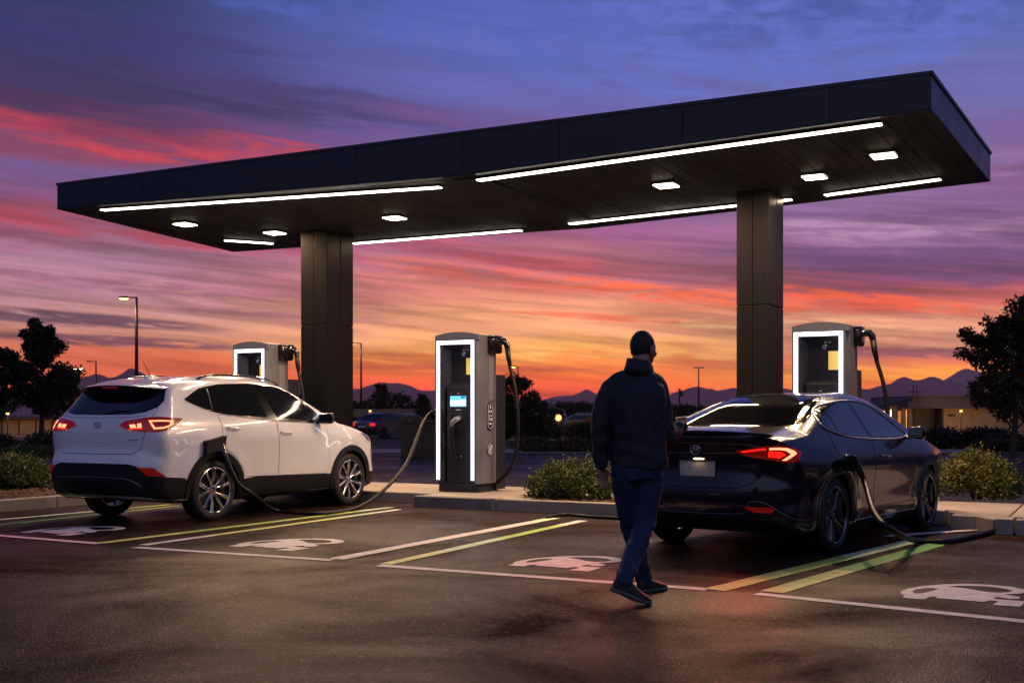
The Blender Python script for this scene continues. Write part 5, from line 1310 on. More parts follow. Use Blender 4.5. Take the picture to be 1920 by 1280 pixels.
# --- shoes
def shoe(heel, toe, lift):
    heel, toe = Vector(heel), Vector(toe); d = (toe-heel); L = .285; d.normalize(); up0 = Vector((0,0,1)); sd = d.cross(up0).normalized(); up = sd.cross(d).normalized()
    T = Matrix((( d.x, sd.x, up.x, heel.x), (d.y, sd.y, up.y, heel.y), (d.z, sd.z, up.z, heel.z), (0,0,0,1)))
    mb = MB()
    def sec(x, w, zt, zb=.022):
        return [Vector((x, w*math.cos(a), zb+(zt-zb)*max(0,math.sin(a))**.8 if math.sin(a) >= 0 else zb)) for a in [2*math.pi*i/24 for i in range(24)]]
    loft(mb, [sec(.004,.022,.07), sec(.02,.034,.098), sec(.06,.038,.108), (sec(.10,.040,.100)), sec(.14,.043,.082), sec(.19,.047,.062), sec(.235,.045,.050), sec(.27,.032,.040), sec(.283,.014,.032)])
    mb.xf(T); u = fuse('shoe', mb, m_shoe, man, .005, 2)
    sp = MB(); ol = [(.0,.0),(.004,.026),(.03,.037),(.08,.036),(.13,.038),(.18,.047),(.23,.047),(.27,.034),(.288,.012),(.288,-.012),(.27,-.034),(.23,-.047),(.18,-.047),(.13,-.038),(.08,-.036),(.03,-.037),(.004,-.026)]
    q = spl(ol, 3, True); sp.prism([Vector((p[0],p[1],0)) for p in q], (0,0,.002), (0,0,.020)); sp.xf(T); s1 = sp.build('sole', m_sole, u, flat_angle=40); fixnormals(s1)
    sp = MB(); sp.prism([Vector((p[0],p[1]*.97,0)) for p in q], (0,0,-.008), (0,0,.0018)); sp.xf(T); s2 = sp.build('tread', m_shoe, u, flat_angle=40); fixnormals(s2)
    lc = MB()
    for k in range(5):
        x = .115+.022*k; z = .098-.0095*k; lc.tube([(x,-.016,z-.006),(x+.002,0,z+.001),(x,.016,z-.006)], .0024, 6)
    lc.xf(T).build('laces', m_sole, u, smooth=True); return u
shoe((-.213,-.350,.108), (.040,-.322,.010), 1); shoe((.022,.158,.010), (.235,.345,.010), 0)
# ================================================================ PLANTS
def leafmat(name, a, b, rough=.55):
    m = bpy.data.materials.new(name); m.use_nodes = True; nt = m.node_tree; N = nt.nodes; L = nt.links; p = N['Principled BSDF']
    g = N.new('ShaderNodeObjectInfo'); tc = N.new('ShaderNodeTexCoord'); n = N.new('ShaderNodeTexNoise'); n.inputs['Scale'].default_value = 4; n.inputs['Detail'].default_value = 6
    L.new(tc.outputs['Object'], n.inputs[0]); r = N.new('ShaderNodeValToRGB'); r.color_ramp.elements[0].color = (*a,1); r.color_ramp.elements[1].color = (*b,1)
    r.color_ramp.elements[0].position = .3; r.color_ramp.elements[1].position = .7
    L.new(n.outputs[0], r.inputs[0]); L.new(r.outputs[0], p.inputs['Base Color']); p.inputs['Roughness'].default_value = rough
    t = N.new('ShaderNodeBsdfTranslucent'); L.new(r.outputs[0], t.inputs[0]); mx = N.new('ShaderNodeMixShader'); mx.inputs[0].default_value = .25
    o = N['Material Output']; L.new(p.outputs[0], mx.inputs[1]); L.new(t.outputs[0], mx.inputs[2]); L.new(mx.outputs[0], o.inputs[0]); return m
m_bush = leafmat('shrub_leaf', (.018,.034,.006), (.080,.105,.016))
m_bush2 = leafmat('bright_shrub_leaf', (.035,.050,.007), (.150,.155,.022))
m_tree = leafmat('dark_tree_leaf', (.012,.018,.008), (.040,.045,.012))
m_tree2 = leafmat('autumn_tree_leaf', (.020,.020,.008), (.065,.050,.012))
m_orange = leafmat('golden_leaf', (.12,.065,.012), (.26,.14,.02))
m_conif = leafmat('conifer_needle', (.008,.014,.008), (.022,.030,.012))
m_bark = mat('bark', (.030,.022,.016), .9, col2=(.045,.034,.024), nscale=20, bump=.6, bscale=60)
def leaves(rng, cen, nrm, size, asp=.55, jit=.8):
    """numpy arrays of leaf blades: a folded diamond of two triangles each"""
    n = len(cen); d = rng.normal(size=(n,3)); d /= np.linalg.norm(d,axis=1,keepdims=True)
    u = nrm*(1-jit)+d*jit; u /= np.linalg.norm(u,axis=1,keepdims=True)+1e-9
    w = np.cross(u, rng.normal(size=(n,3))); w /= np.linalg.norm(w,axis=1,keepdims=True)+1e-9
    s = size*rng.uniform(.6,1.35,size=(n,1)); v = np.stack([cen, cen+u*s*.5+w*s*asp*.5, cen+u*s, cen+u*s*.5-w*s*asp*.5], 1)
    v[:,1] += np.cross(u,w)*s*.08; v[:,3] += np.cross(u,w)*s*.08
    return v.reshape(-1,3)
def leafobj(name, V, m, parent):
    n = len(V)//4; me = bpy.data.meshes.new(name); me.vertices.add(4*n); me.vertices.foreach_set('co', V.astype(np.float32).ravel())
    me.loops.add(4*n); me.loops.foreach_set('vertex_index', np.arange(4*n, dtype=np.int32)); me.polygons.add(n)
    me.polygons.foreach_set('loop_start', np.arange(0,4*n,4,dtype=np.int32)); me.polygons.foreach_set('loop_total', np.full(n,4,dtype=np.int32))
    me.materials.append(m); me.update(); me.validate(); return link(bpy.data.objects.new(name, me), parent)
def bush(loc, rx, ry, h, n, seed, m, label, size=.045, rz=0, group='shrubs on the island', cat='shrub'):
    rng = np.random.default_rng(seed); t = thing('shrub', label, cat, loc, rz, group)
    # lumps on an ellipsoid; leaves thickest near the surface
    K = 30; ang = rng.uniform(0,2*np.pi,K); rr = np.sqrt(rng.uniform(0,1,K)); lc = np.stack([rr*np.cos(ang)*rx*.72, rr*np.sin(ang)*ry*.72, h*(.16+.46*(1-rr**2)*rng.uniform(.6,1.1,K))],1); lr = rng.uniform(.30,.50,K)*min(ry,h)*.95
    k = rng.integers(0,K,n); d = rng.normal(size=(n,3)); d /= np.linalg.norm(d,axis=1,keepdims=True)
    r = lr[k][:,None]*rng.uniform(.25,1,size=(n,1))**.4; c = lc[k]+d*r; c[:,2] = np.abs(c[:,2])*.98+.01
    d[:,2] += .5; V = leaves(rng, c, d, size)
    # a few shoots above the crown
    ns = 46; sh = []
    for i in range(ns):
        a = rng.uniform(0,2*np.pi); q = np.sqrt(rng.uniform(0,1)); b = np.array([q*np.cos(a)*rx*.85, q*np.sin(a)*ry*.85, h*(.72*(1-q*q*.6))]); up = np.array([rng.normal()*.25+q*np.cos(a)*.5, rng.normal()*.25+q*np.sin(a)*.3, 1]); L_s = rng.uniform(.08,.22)
        for j in range(9): sh.append(b+up*L_s*(j/8))
    sh = np.array(sh); V = np.concatenate([V, leaves(rng, sh, np.tile([0,0,1.],(len(sh),1)), size*1.05, .45, .75)])
    f = leafobj('foliage', V, m, t)
    mb = MB()
    for i in range(12):
        a = random.uniform(0,6.28); q = random.uniform(.2,.8); P = [(0+.1*math.cos(a)*rx,.1*math.sin(a)*ry,-.03),(q*.5*math.cos(a)*rx,q*.5*math.sin(a)*ry,h*.3),(q*math.cos(a)*rx,q*math.sin(a)*ry,h*.62)]
        mb.tube([tuple(p) for p in spl(P,3)], [.012-.0012*j for j in range(7)], 5)
    mb.build('stem', m_bark, t); return t
def bl(px, d, z=.13): v = AT(px, d, z=z); return (v.x, v.y, z)
bush(bl(1076, 15.0), .72, .50, .62, 15000, 3, m_bush, 'dark green rounded shrub in the mulch bed beside the walking man', .042)
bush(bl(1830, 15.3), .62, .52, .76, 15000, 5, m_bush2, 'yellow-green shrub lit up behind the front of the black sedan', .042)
bush(bl(20, 17.2), .92, .55, .58, 17000, 8, m_bush, 'low clipped shrub left of the white SUV, above the left kerb', .042)
bush(bl(-130, 16.6), .6, .5, .55, 9000, 9, m_bush, 'clipped shrub at the very left edge of the picture', .042)
def tree(px, d, base, h, cw, n, seed, m, name, label, cat='tree', kind='round', leaf=.12, trunk_h=.28, group=None, lean=0, gaps=1.0):
    v = AT(px, d, z=base); t = thing(name, label, cat, (v.x, v.y, base), 0, group); rng = np.random.default_rng(seed); rnd = random.Random(seed)
    mb = MB(); r0 = h*.018+.03
    mb.tube([tuple(p) for p in spl([(0,0,-.1),(.02*h+lean*.2,0,h*.3),(lean*.6,.02*h,h*.62),(lean,0,h*.93)],5)], [max(.008, r0*(1-.93*i/15)) for i in range(16)], 8)
    tips = []
    nb = 26 if kind != 'conifer' else 34
    for i in range(nb):
        u = trunk_h+(0.96-trunk_h)*(i+.5)/nb; a = i*2.4+rnd.uniform(-.4,.4); b0 = Vector((lean*u, 0, h*u))
        if kind == 'conifer': ln = cw*(1-u)*1.15/(1-trunk_h)+.04*h; rise = .10
        elif kind == 'spire': ln = cw*(1-((u-trunk_h)/(1-trunk_h))**1.3)**.9*(.75+.25*min(1,(u-trunk_h)*6))+.02*h; rise = .75
        elif kind == 'oval': ln = cw*math.sin(math.pi*min(1,(u-trunk_h)/(1-trunk_h)*.86+.12))**.8; rise = .55
        else: ln = cw*math.sin(math.pi*min(1,(u-trunk_h)/(1-trunk_h)*.80+.16))**.7; rise = .35
        ln *= rnd.uniform(.72,1.18); e = b0+Vector((math.cos(a)*ln, math.sin(a)*ln, ln*rise*rnd.uniform(.5,1.4)+.02*h)); e.z = min(e.z, h*rnd.uniform(.93,1.02))
        mid = b0.lerp(e,.5)+Vector((0,0,.06*ln)); mb.tube([b0, mid, e], [r0*.34*(1-u*.7), r0*.2*(1-u*.7), .006], 5)
        tips += [(b0.lerp(e, q), q, ln) for q in (.38,.58,.78,1.0)]
        for s_ in range(3):
            q = rnd.uniform(.4,.95); p0 = b0.lerp(e,q); aa = a+rnd.uniform(-1.2,1.2); e2 = p0+Vector((math.cos(aa),math.sin(aa),rnd.uniform(.1,.9)))*ln*.34; mb.tube([p0,e2],[.010,.004],4); tips.append((e2,1,ln))
    mb.build('trunk', m_bark, t)
    T = np.array([p[:] for p,_,_ in tips]); S_ = np.array([(.062 if kind == 'spire' else .10)*h*(.5+.5*l/cw)*(.75 if q < .5 else 1) for _,q,l in tips]); keep = rng.uniform(size=len(T)) < (.92 if gaps else 1); T, S_ = T[keep], S_[keep]
    k = rng.integers(0,len(T),n); dd = rng.normal(size=(n,3)); dd /= np.linalg.norm(dd,axis=1,keepdims=True); c = T[k]+dd*(S_[k][:,None])*rng.uniform(.05,1,size=(n,1))**.6*np.array([1,1,.62 if kind == 'conifer' else .8])
    leafobj('crown', leaves(rng, c, dd, leaf, .6), m, t); return t
# near and middle-distance trees
tree(76, 46, -.1, 5.0, 1.25, 17000, 11, m_tree, 'tree', 'tall leafy tree on the left with a pointed top, left of the street lamp', leaf=.14, kind='spire', trunk_h=.22)
tree(-14, 44, -.1, 4.05, 1.25, 9000, 12, m_tree, 'tree', 'dark tree cut off by the left edge of the picture', leaf=.14, kind='spire', trunk_h=.2)
tree(128, 52, -.1, 3.1, 1.1, 5000, 13, m_tree2, 'tree', 'small dark tree just right of the tall left tree, beside the SUV roof', leaf=.13, kind='spire', trunk_h=.15)
tree(1898, 34, -.1, 4.3, 1.5, 24000, 14, m_tree2, 'tree', 'autumn-tinted tree with two visible stems at the right edge', leaf=.11, kind='spire', trunk_h=.17)
tree(1950, 35, -.1, 4.85, 1.25, 12000, 15, m_tree2, 'tree', 'tall tree cut off by the right edge of the picture', leaf=.11, kind='oval', trunk_h=.18)
tree(968, 48, -.1, 2.9, .95, 8000, 16, m_tree, 'tree', 'ragged dark tree between the middle charging station and the man', leaf=.10, kind='oval', trunk_h=.12)
tree(940, 50, -.1, 2.1, .8, 5000, 17, m_conif, 'tree', 'low dark tree right behind the middle charging station', leaf=.10, kind='round', trunk_h=.1)
tree(1000, 50, -.1, 2.0, .7, 5000, 18, m_tree, 'tree', 'short bushy tree right of the ragged one, left of the man', leaf=.10, kind='round', trunk_h=.1)
BG = 'distant trees on the skyline'
k = 0
KL = {'conifer': ['pointed dark conifer', 'spiky fir'], 'round': ['rounded dark tree', 'broad shadowy tree']}
for (px, d, h, cw, kind, wh) in ((714,95,3.9,1.2,'conifer','pointed conifer on the skyline right of the left column'),(748,100,3.0,1.5,'round','rounded tree beside the pointed conifer, over the lamp glow'),(792,95,3.0,1.2,'conifer','dark conifer just left of the middle charging station'),
    (670,100,2.4,1.3,'round','low tree against the left column'),(1064,120,2.5,2.2,'round','broad low tree on the skyline left of the man'),(1096,130,2.5,2.0,'round','low tree half hidden by the man, at his left shoulder'),
    (1270,120,2.2,2.0,'round','low tree on the skyline between the man and the black sedan roof'),(1330,125,2.0,2.4,'round','low tree on the skyline above the sedan rear window'),(1290,150,2.3,2.2,'round','farther low tree behind the sedan, left of the twin lamp'),
    (165,80,2.3,1.6,'round','low dark tree behind the SUV at the left'),(190,90,2.0,1.4,'round','dark shrubby tree just above the SUV tail'),(425,110,3.4,2.6,'round','dark tree hump seen over the SUV roof left of the charger'),(560,90,2.9,1.3,'round','dark tree between the left charger and the left column')):
    k += 1; tree(px, d, -.1, h, cw, 2600, 30+k, m_conif if kind == 'conifer' else m_tree, 'distant_tree', wh, kind=kind, leaf=.22, trunk_h=.06, group=BG, gaps=0)
# low planting: hedges and ground shrubs on the far side of the road
def hedge(px0, px1, d, h, depth, n, seed, m, label, z=-.0, size=.12):
    a, b = AT(px0, d, z=z), AT(px1, d, z=z); c = (a+b)/2; w = (b-a).length; t = thing('hedge', label, 'hedge', c, TH, 'planting across the road'); rng = np.random.default_rng(seed)
    K = max(8, int(w/.8)); lx = rng.uniform(-w/2,w/2,K); lh = rng.uniform(.6,1.05,K)*h
    k_ = rng.integers(0,K,n); dd = rng.normal(size=(n,3)); dd /= np.linalg.norm(dd,axis=1,keepdims=True)
    c_ = np.stack([lx[k_], rng.uniform(-depth/2,depth/2,n), lh[k_]*.5],1)+dd*np.stack([np.full(n,.7),np.full(n,.3),lh[k_]*.5],1)*rng.uniform(.3,1,size=(n,1))**.4; c_[:,2] = np.abs(c_[:,2])
    leafobj('foliage', leaves(rng, c_, dd, size, .6), m, t)
    mb = MB()
    for i in range(K): mb.tube([(lx[i],0,-.05),(lx[i]+.05,.03,lh[i]*.6)], [.02,.008], 5)
    mb.build('stem', m_bark, t); return t
hedge(-80, 150, 39, .62, 1.0, 9000, 51, m_tree, 'low dark hedge under the left trees')
hedge(20, 108, 33, .34, .9, 5000, 52, m_bush, 'low clipped mound of green left of the SUV lamp', size=.08)
hedge(995, 1112, 38, .50, .9, 5200, 53, m_tree2, 'scrubby dry-looking planting left of the man above the near shrub', size=.10)
hedge(1720, 1950, 42, .78, 1.2, 9000, 54, m_conif, 'dark hedge in front of the right-hand building')
hedge(1840, 1960, 38, .55, 1.0, 5000, 55, m_tree2, 'lower shrubs under the right tree')
hedge(664, 700, 70, 1.1, 1.0, 2500, 56, m_tree2, 'dim shrubs by the base of the left column')
hedge(752, 812, 60, 1.2, 1.2, 4000, 57, m_orange, 'amber-leaved bushes behind the dark cabinet, left of the charger')
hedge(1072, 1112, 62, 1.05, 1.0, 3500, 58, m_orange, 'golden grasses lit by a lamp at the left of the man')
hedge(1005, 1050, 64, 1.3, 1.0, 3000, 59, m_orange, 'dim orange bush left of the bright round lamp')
hedge(926, 1112, 55, 1.0, 1.4, 9000, 60, m_conif, 'long dark hedge behind the ragged tree')
hedge(1150, 1420, 70, 1.0, 1.4, 9000, 61, m_conif, 'dark hedge line between the man and the sedan')
wood = hedge(560, 1420, 165, 2.1, 3, 16000, 62, m_conif, 'far wooded skyline running behind everything between the columns'); 
# ================================================================ FAR THINGS
gquad('far_pavement', -60, 60, 36.5, 40.5, .02, m_pave)
HAZE_D = .00007
m_tan = mat('tan_render_wall', (.34,.24,.13), .8, col2=(.28,.19,.10), nscale=1.2)
m_grey = mat('grey_fascia', (.06,.06,.075), .7, col2=(.05,.05,.06), nscale=.7)
m_roofd = mat('dark_roof', (.05,.035,.03), .8); m_dark = mat('dark_opening', (.008,.008,.012), .5)
m_amb = emat('amber_lamp_lit', (1,.40,.08), 14); m_ambw = emat('warm_lamp_lit', (1,.42,.12), 2.4); m_wht = emat('pale_lamp_lit', (1,.80,.55), 18)
m_pole = mat('lamp_post_metal', (.020,.019,.022), .6, metal=.4)
def pt(name, loc, power, col, parent, r=.12):
    l = bpy.data.lights.new(name, 'POINT'); l.energy = power; l.color = col; l.shadow_soft_size = r; o = bpy.data.objects.new(name, l); COL.objects.link(o); o.parent = parent; o.location = loc; return o
# right-hand building, three sections
D = 88; s = D/F
def bx(px0, px1, z0, z1, dep, d=D): a = (px0-960)/F*d; b = (px1-960)/F*d; return (((a+b)/2, dep/2, (z0+z1)/2), (b-a, dep, z1-z0))
def zz(py, d=D): return H+(HY-py)*d/F
B = thing('building', 'long low tan building with grey roof band and wide dark doorway at the right', 'building', C2W(0, D), TH)
mb = MB(); c, dd = bx(1768,1990,-.1,zz(765),8); mb.box(c,dd); c, dd = bx(1690,1712,-.1,zz(765),8); mb.box(c,dd)
for p in range(1820,1990,46): c, dd = bx(p,p+1.2,-.05,zz(765),.06); mb.box((c[0],-.03,c[2]),(dd[0],.05,dd[2]))
mb.build('wall', m_tan, B)
mb = MB(); c, dd = bx(1698,1990,zz(765),zz(742),9); mb.box((c[0],c[1]-.5,c[2]),dd); mb.box((c[0],-.56,zz(743)),(dd[0]+.1,.2,.1)); mb.build('roof', m_grey, B)
mb = MB(); c, dd = bx(1712,1768,-.1,zz(765),.5); mb.box((c[0],1.5,c[2]),(dd[0],.2,dd[2])); mb.build('doorway', m_dark, B)
MB().box(((1783-960)*s,-.04,zz(778)), (.55,.06,.16)).build('sign_panel', m_dark, B)
mb = MB()
for p in (1713,1767): mb.box(((p-960)*s,.1,zz(765)/2), (.14,.3,zz(765)))
mb.build('door_frame', m_roofd, B)
mb = MB()
for p in (1738,1745): mb.box(((p-960)*s,3,zz(735)), (.06,.06,1.2)) 
mb.box(((1741.5-960)*s,3,zz(733)), (.9,.05,.05)); mb.build('roof_aerial', m_pole, B)
B2_ = thing('building', 'small gabled porch with lit amber soffit, left of the grey roof band', 'building', C2W(0, D-6), TH); d2 = D-6; s2 = d2/F
mb = MB(); mb.box(((1675-960)*s2,3,zz(770,d2)/2), (46*s2,4,zz(770,d2))); mb.build('wall', m_tan, B2_)
mb = MB(); mb.prism([Vector(((1622-960)*s2,0,zz(765,d2))), Vector(((1700-960)*s2,0,zz(745,d2))), Vector(((1700-960)*s2,0,zz(750,d2))), Vector(((1622-960)*s2,0,zz(771,d2)))], (0,-1.2,0), (0,5,0)); o = mb.build('roof', m_roofd, B2_); fixnormals(o)
mb = MB()
for p in (1640,1652,1663,1692): mb.box(((p-960)*s2,-1,zz(768,d2)/2), (.12,.12,zz(768,d2)))
mb.build('post', m_tan, B2_)
MB().box(((1680-960)*s2,.98,.9), (.9,.06,2.0)).build('door', m_dark, B2_)
o = MB().box(((1655-960)*s2,-.6,zz(772,d2)), (.25,.12,.07)).build('wall_lamp', m_amb, B2_); pt('wall_lamp_light', ((1655-960)*s2,-.8,zz(776,d2)), 500, (1,.5,.15), B2_)
# centre-left building behind the SUV bonnet
D3 = 92; s3 = D3/F; B3 = thing('building', 'low amber-lit building with a flat grey roof, right of the left column', 'building', C2W(0, D3), TH)
mb = MB(); mb.box(((728-960)*s3,3,zz(782,D3)/2-.02), (98*s3,6,zz(782,D3)+.1)); mb.build('wall', m_tan, B3)
mb = MB(); mb.box(((722-960)*s3,2.6,zz(774,D3)), (112*s3,7,zz(766,D3)-zz(781,D3))); mb.build('roof', m_grey, B3)
MB().box(((726-960)*s3,-.03,.62), (.5,.06,1.25)).build('door', m_dark, B3)
# left building beyond the trees
D4 = 75; s4 = D4/F; B4 = thing('building', 'tan wall of a low building glimpsed under the left trees', 'building', C2W(0, D4), TH)
mb = MB(); mb.box(((30-960)*s4,3,.42), (220*s4,6,1.05)); mb.build('wall', m_tan, B4); MB().box(((30-960)*s4,2.8,.99), (224*s4,6.6,.10)).build('roof', m_roofd, B4)
mb = MB()
for p in range(-60,140,32): mb.box(((p-960)*s4,-.05,.45), (.07,.07,.95))
mb.build('pilaster', m_roofd, B4)
# street lamps
def lampost(px, d, top_py, arm_px, lit, label, r=.075, heads=None, m=m_ambw, power=60, col=(1,.6,.28)):
    z = zz(top_py, d); v = AT(px, d, z=0); t = thing('street_lamp', label, 'street lamp', (v.x,v.y,0), TH, 'street lamps')
    MB().tube([(0,0,-.1),(0,0,z*.5),(0,0,z)], [r*1.25,r,r*.7], 8).build('post', m_pole, t, smooth=True)
    arms = heads or [arm_px]
    for a in arms:
        L_a = a*d/F; MB().box((L_a*.5,0,z-.02), (abs(L_a),.07,.07)).build('arm', m_pole, t)
        hw = max(.45, abs(L_a)*.38); hd_ = MB().box((L_a,0,z-.01), (hw,.26,.11), bev=.02).build('lamp_head', m_pole, t)
        if lit:
            MB().box((L_a,0,z-.085), (hw*.9,.22,.06), bev=.015).build('lamp_lens', m, hd_); pt('street_light', (L_a,0,z-.3), power, col, t)
    return t
lampost(256, 62, 557, -24, True, 'tallest street lamp, lit amber, rising behind the white SUV', r=.10, m=m_amb, power=260, col=(1,.5,.18))
lampost(180, 120, 677, -13, False, 'unlit street lamp left of the tall one, over the SUV tail', r=.10)
lampost(677, 100, 643, -13, True, 'lit street lamp standing just right of the left column', r=.09, power=120)
lampost(971, 120, 687, -9, True, 'street lamp rising out of the ragged tree right of the middle charger', r=.08, m=m_amb, power=30)
lampost(1310, 130, 689, 0, False, 'twin-headed unlit street lamp between the man and the right column', r=.09, heads=[-6,6])
for (px, py, d, lb) in ((1802,771,84,'short lit lamp post against the tan wall, right of the doorway'),(1893,772,80,'short lit lamp post by the tan wall under the right tree'),(640,776,84,'short lit lamp post behind the white SUV roof'),(694,771,85,'short lit lamp post by the flat-roofed building beyond the left column'),(96,772,70,'added short lamp post among the left trees, lighting the wall behind'),(14,776,70,'added short lamp post at the far left, lighting the wall under the trees')):  # the two far-left posts are added to light the left building
    z = zz(py, d); v = AT(px, d, z=0); t = thing('lamp_post', lb, 'lamp', (v.x,v.y,0), TH, 'short lamp posts by the far buildings')
    MB().tube([(0,0,-.1),(0,0,z)], .035, 8).build('post', m_pole, t, smooth=True); MB().box((0,0,z+.03), (.14,.14,.08), bev=.02).build('lamp_head', m_amb, t); pt('post_light', (0,.15,z-.05), 150, (1,.52,.18), t)
lampost(146, 120, 690, 0, True, 'twin street lamp with two bright heads beside the left trees', r=.08, heads=[-5,5], m=m_wht, power=60)
def ball(px, py, d, label, r, m, power, col):
    z = zz(py, d); v = AT(px, d, z=0); t = thing('globe_lamp', label, 'lamp', (v.x,v.y,0), TH, 'low globe lamps across the road')
    MB().tube([(0,0,-.1),(0,0,z-r)], .035, 8).build('post', m_pole, t, smooth=True); MB().sphere((0,0,z), r, 16, 10).build('globe', m, t, smooth=True); pt('globe_light', (0,-.3,z+.1), power, col, t)
ball(743, 783, 80, 'glowing orange globe lamp in front of the low building, left of the charger', .17, m_ambw, 90, (1,.42,.12))
ball(1047, 783, 60, 'brightest orange globe lamp, left of the man above the near shrub', .17, m_ambw, 60, (1,.40,.10))
ball(952, 783, 60, 'small yellow globe lamp just right of the middle charging station', .09, emat('yellow_lamp_lit', (1,.72,.22), 4), 14, (1,.6,.2))
ball(1074, 803, 58, 'tiny yellow marker lamp beside the golden grasses', .08, emat('yellow_marker_lit', (1,.66,.10), 3), 6, (1,.6,.2))
# utility pole
v = AT(1274, 110, z=0); t = thing('utility_pole', 'dark utility pole with a transformer beside the man, left of the sedan', 'utility pole', (v.x,v.y,0), TH)
zt = zz(728, 110); MB().tube([(0,0,-.1),(0,0,zt)], [.11,.08], 8).build('pole', m_pole, t, smooth=True); MB().lathe([(.16,zt-.75),(.2,zt-.7),(.2,zt-.25),(.16,zt-.2)], (.12,0,0), 12).build('transformer', m_pole, t); MB().box((0,0,zt-.1), (.5,.06,.06)).build('crossarm', m_pole, t)
# dark cabinet behind the SUV
v = AT(783, 33, z=0); t = thing('utility_cabinet', 'dark navy metal utility cabinet left of the middle charging station', 'utility cabinet', (v.x,v.y,0), TH)
m_cab = mat('navy_cabinet', (.010,.010,.018), .5, metal=.3, rnoise=.1, nscale=3)
MB().box((0,.35,.5), (.98,.7,1.0), bev=.01).build('cabinet', m_cab, t); MB().box((0,.35,1.02), (1.04,.78,.05), bev=.01).build('lid', m_cab, t)
mb = MB()
for s_ in (-1,1): mb.box((s_*.245,-.008,.5), (.47,.016,.88), bev=.004)
o = mb.build('door', m_cab, t)
MB().box((.04,-.028,.55), (.02,.02,.12), bev=.004).build('handle', m_pole, o)
# parked car in the distance (rear three-quarter view)
def far_car(px, d, rz, label, m, lit):
    v = AT(px, d, z=0); t = thing('parked_car', label, 'car', (v.x,v.y,0), TH+rz, 'cars parked across the road')
    def rb(a): 
        mb = MB(); n = len(a); loft(mb, [ring((0,y,z), w, hh, 0, 24, 4) for (y,z,w,hh) in a]); return mb
    prof = [(-2.1,.35),(-2.15,.62),(-2.05,.85),(-1.5,.92),(-1.0,1.28),(-.6,1.36),(.5,1.36),(.9,1.25),(1.5,.92),(2.1,.80),(2.2,.55),(2.15,.30),(1.8,.22),(-1.9,.22)]
    mb = MB(); P = [Vector((0,y,z)) for y,z in prof]; 
    vs = []; 
    for x, k in ((-.86,.0),(-.80,.05),(.80,.05),(.86,.0)):
        for y,z in prof: q = (x/.86); zz_ = z-(0.04 if abs(q) > .95 else 0); xx = x*(.80 if z > 1.0 else 1); vs.append((xx, y*(.985 if abs(q) > .95 else 1), zz_))
    n = len(prof); fs = [(i*n+j, i*n+(j+1)%n, (i+1)*n+(j+1)%n, (i+1)*n+j) for i in range(3) for j in range(n)]+[tuple(range(n))[::-1], tuple(range(3*n,4*n))]
    mb.add(vs, fs); o = mb.build('body', m, t); fixnormals(o); sharp(o, 40)
    mb = MB(); mb.prism([Vector((-.60,-1.46,.96)),Vector((.60,-1.46,.96)),Vector((.54,-1.05,1.26)),Vector((-.54,-1.05,1.26))], (0,-.03,.01), (0,.0,.0))
    for s_ in (-1,1): mb.prism([Vector((s_*.80,-1.2,.96)),Vector((s_*.80,1.2,.96)),Vector((s_*.70,.8,1.24)),Vector((s_*.70,-.9,1.26))], (s_*.012,0,0), (s_*.03,0,0))
    w_ = mb.build('window', m_glass, t); fixnormals(w_)
    for s_ in (-1,1):
        MB().box((s_*.66,-2.13,.74), (.30,.05,.12), bev=.01).build('tail_lamp', m_redlit if lit else m_redlens, t)
        for y in (-1.35,1.35): k = MB(); k.lathe([(.001,-.09),(.30,-.09),(.31,0),(.30,.09),(.001,.09)], (s_*.78,y,.31), 20, 'X'); k.build('wheel', m_tyre, t, flat_angle=40)
    MB().box((0,-2.16,.62), (.45,.02,.12)).build('number_plate', m_plate, t)
    return t
m_fcar = mat('dark_red_car_paint', (.03,.010,.010), .3, coat=.8); m_fcar2 = mat('silver_car_paint', (.25,.25,.26), .3, coat=.8)
fc = far_car(722, 62, R(-28), 'small dark parked car with red tail lamps beyond the SUV bonnet', m_fcar, True)
far_car(1104, 75, R(60), 'pale parked car glimpsed at the left of the man', m_fcar2, True)
far_car(752, 74, R(-62), 'pale parked car half hidden behind the dark one', m_fcar2, False)
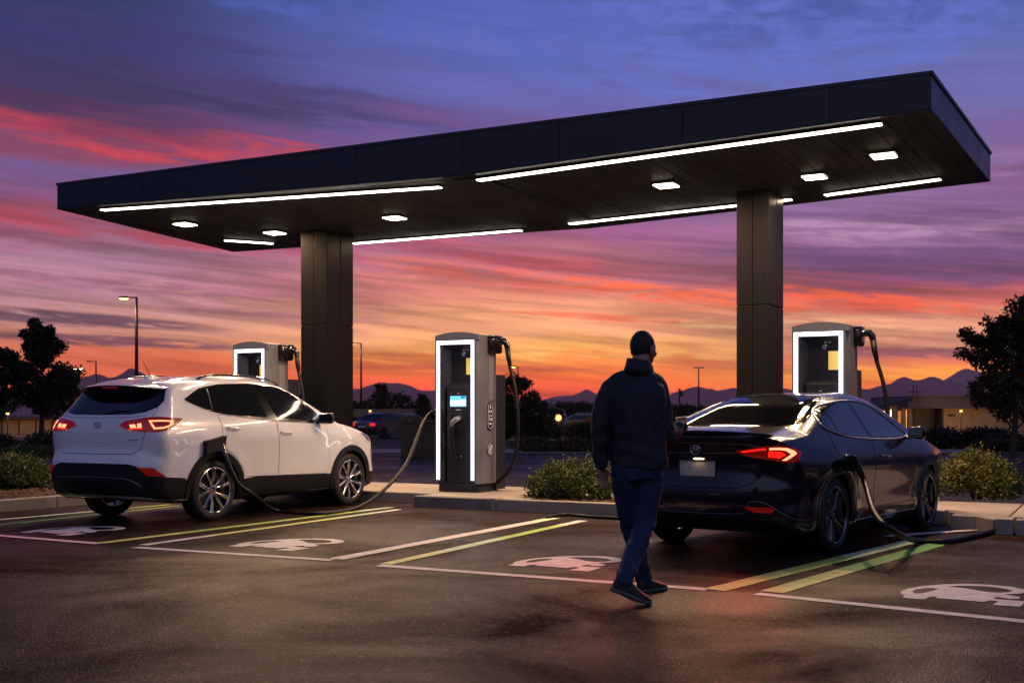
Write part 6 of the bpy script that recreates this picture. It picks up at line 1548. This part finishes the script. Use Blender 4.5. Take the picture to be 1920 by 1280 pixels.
# mountains
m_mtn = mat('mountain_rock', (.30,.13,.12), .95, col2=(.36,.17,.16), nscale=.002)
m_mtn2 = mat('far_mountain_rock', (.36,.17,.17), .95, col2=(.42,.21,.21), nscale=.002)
def ridge(name, pts, d0, dep, m, seed, rough=1.0):
    """a range of hills: crest heights from the skyline, sloping down towards and away from the camera"""
    rnd = random.Random(seed); X_ = []; nX = 420; px0, px1 = -900, 2900; rows = 15; vs = []
    for i in range(nX+1):
        px = px0+(px1-px0)*i/nX; py = interp(pts, px); a = (px-960)/F
        n1_ = mnoise.fractal(Vector((px*.022,seed,0)), 1.0, 2.0, 6)*7*rough; zc = (HY-(py-n1_))*d0/F
        for j in range(rows):
            t_ = j/(rows-1); prof_ = math.sin(math.pi*(t_*.5)) if t_ < 1 else 1
            dd_ = d0-dep*(1-t_); zz_ = zc*(t_**1.25)*(1+.16*mnoise.fractal(Vector((px*.02,t_*3,seed)),1.0,2.0,4)*(1-t_)*3)
            p = C2W(a*dd_, dd_, 0); vs.append((p.x, p.y, zz_-4))
        p = C2W(a*(d0+dep*.6), d0+dep*.6, 0); vs.append((p.x,p.y,-4))
    rows += 1; fs = [(i*rows+j, (i+1)*rows+j, (i+1)*rows+j+1, i*rows+j+1) for i in range(nX) for j in range(rows-1)]
    o = obj(name, vs, fs, m, None, True); tag(o, kind='structure'); return o
R1 = [(-900,745),(-400,730),(-100,728),(60,722),(140,712),(165,703),(180,699),(205,703),(225,700),(240,690),(262,698),(290,704),(340,708),(440,712),(560,718),(650,728),(690,722),(720,716),(745,714),(770,722),(810,728),(860,738),(930,752),(1000,748),(1030,744),(1060,738),(1085,734),(1100,728),(1120,736),(1160,742),(1220,744),(1255,738),(1275,730),(1300,724),(1330,724),(1350,728),(1380,724),(1420,722),(1500,730),(1620,728),(1660,716),(1690,708),(1720,710),(1745,706),(1770,710),(1800,715),(1900,720),(2300,740),(2900,750)]
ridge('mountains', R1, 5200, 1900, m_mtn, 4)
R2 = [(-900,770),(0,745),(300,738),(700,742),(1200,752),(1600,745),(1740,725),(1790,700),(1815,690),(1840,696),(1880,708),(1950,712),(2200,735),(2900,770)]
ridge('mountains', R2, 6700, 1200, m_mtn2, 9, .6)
R3 = [(-900,768),(0,764),(500,762),(900,766),(1200,764),(1600,765),(2200,763),(2900,768)]
ridge('hills', R3, 2200, 900, m_mtn, 12, .6)
# evening haze over the plain
hz = obj('haze', [(x,y,z) for z in (-12,420) for x,y in ((-7600,-400),(7600,-400),(7600,7700),(-7600,7700))], [(3,2,1,0),(4,5,6,7),(0,1,5,4),(1,2,6,5),(2,3,7,6),(3,0,4,7)], mat('haze_tmp'))
hm = bpy.data.materials.new('evening_haze'); hm.use_nodes = True; n_ = hm.node_tree; n_.nodes.clear(); pv = n_.nodes.new('ShaderNodeVolumePrincipled'); pv.inputs['Color'].default_value = (1,.84,.86,1)
pv.inputs['Density'].default_value = HAZE_D; pv.inputs['Anisotropy'].default_value = .7; oo = n_.nodes.new('ShaderNodeOutputMaterial'); n_.links.new(pv.outputs[0], oo.inputs['Volume'])
hz.data.materials.clear(); hz.data.materials.append(hm); tag(hz, kind='stuff')
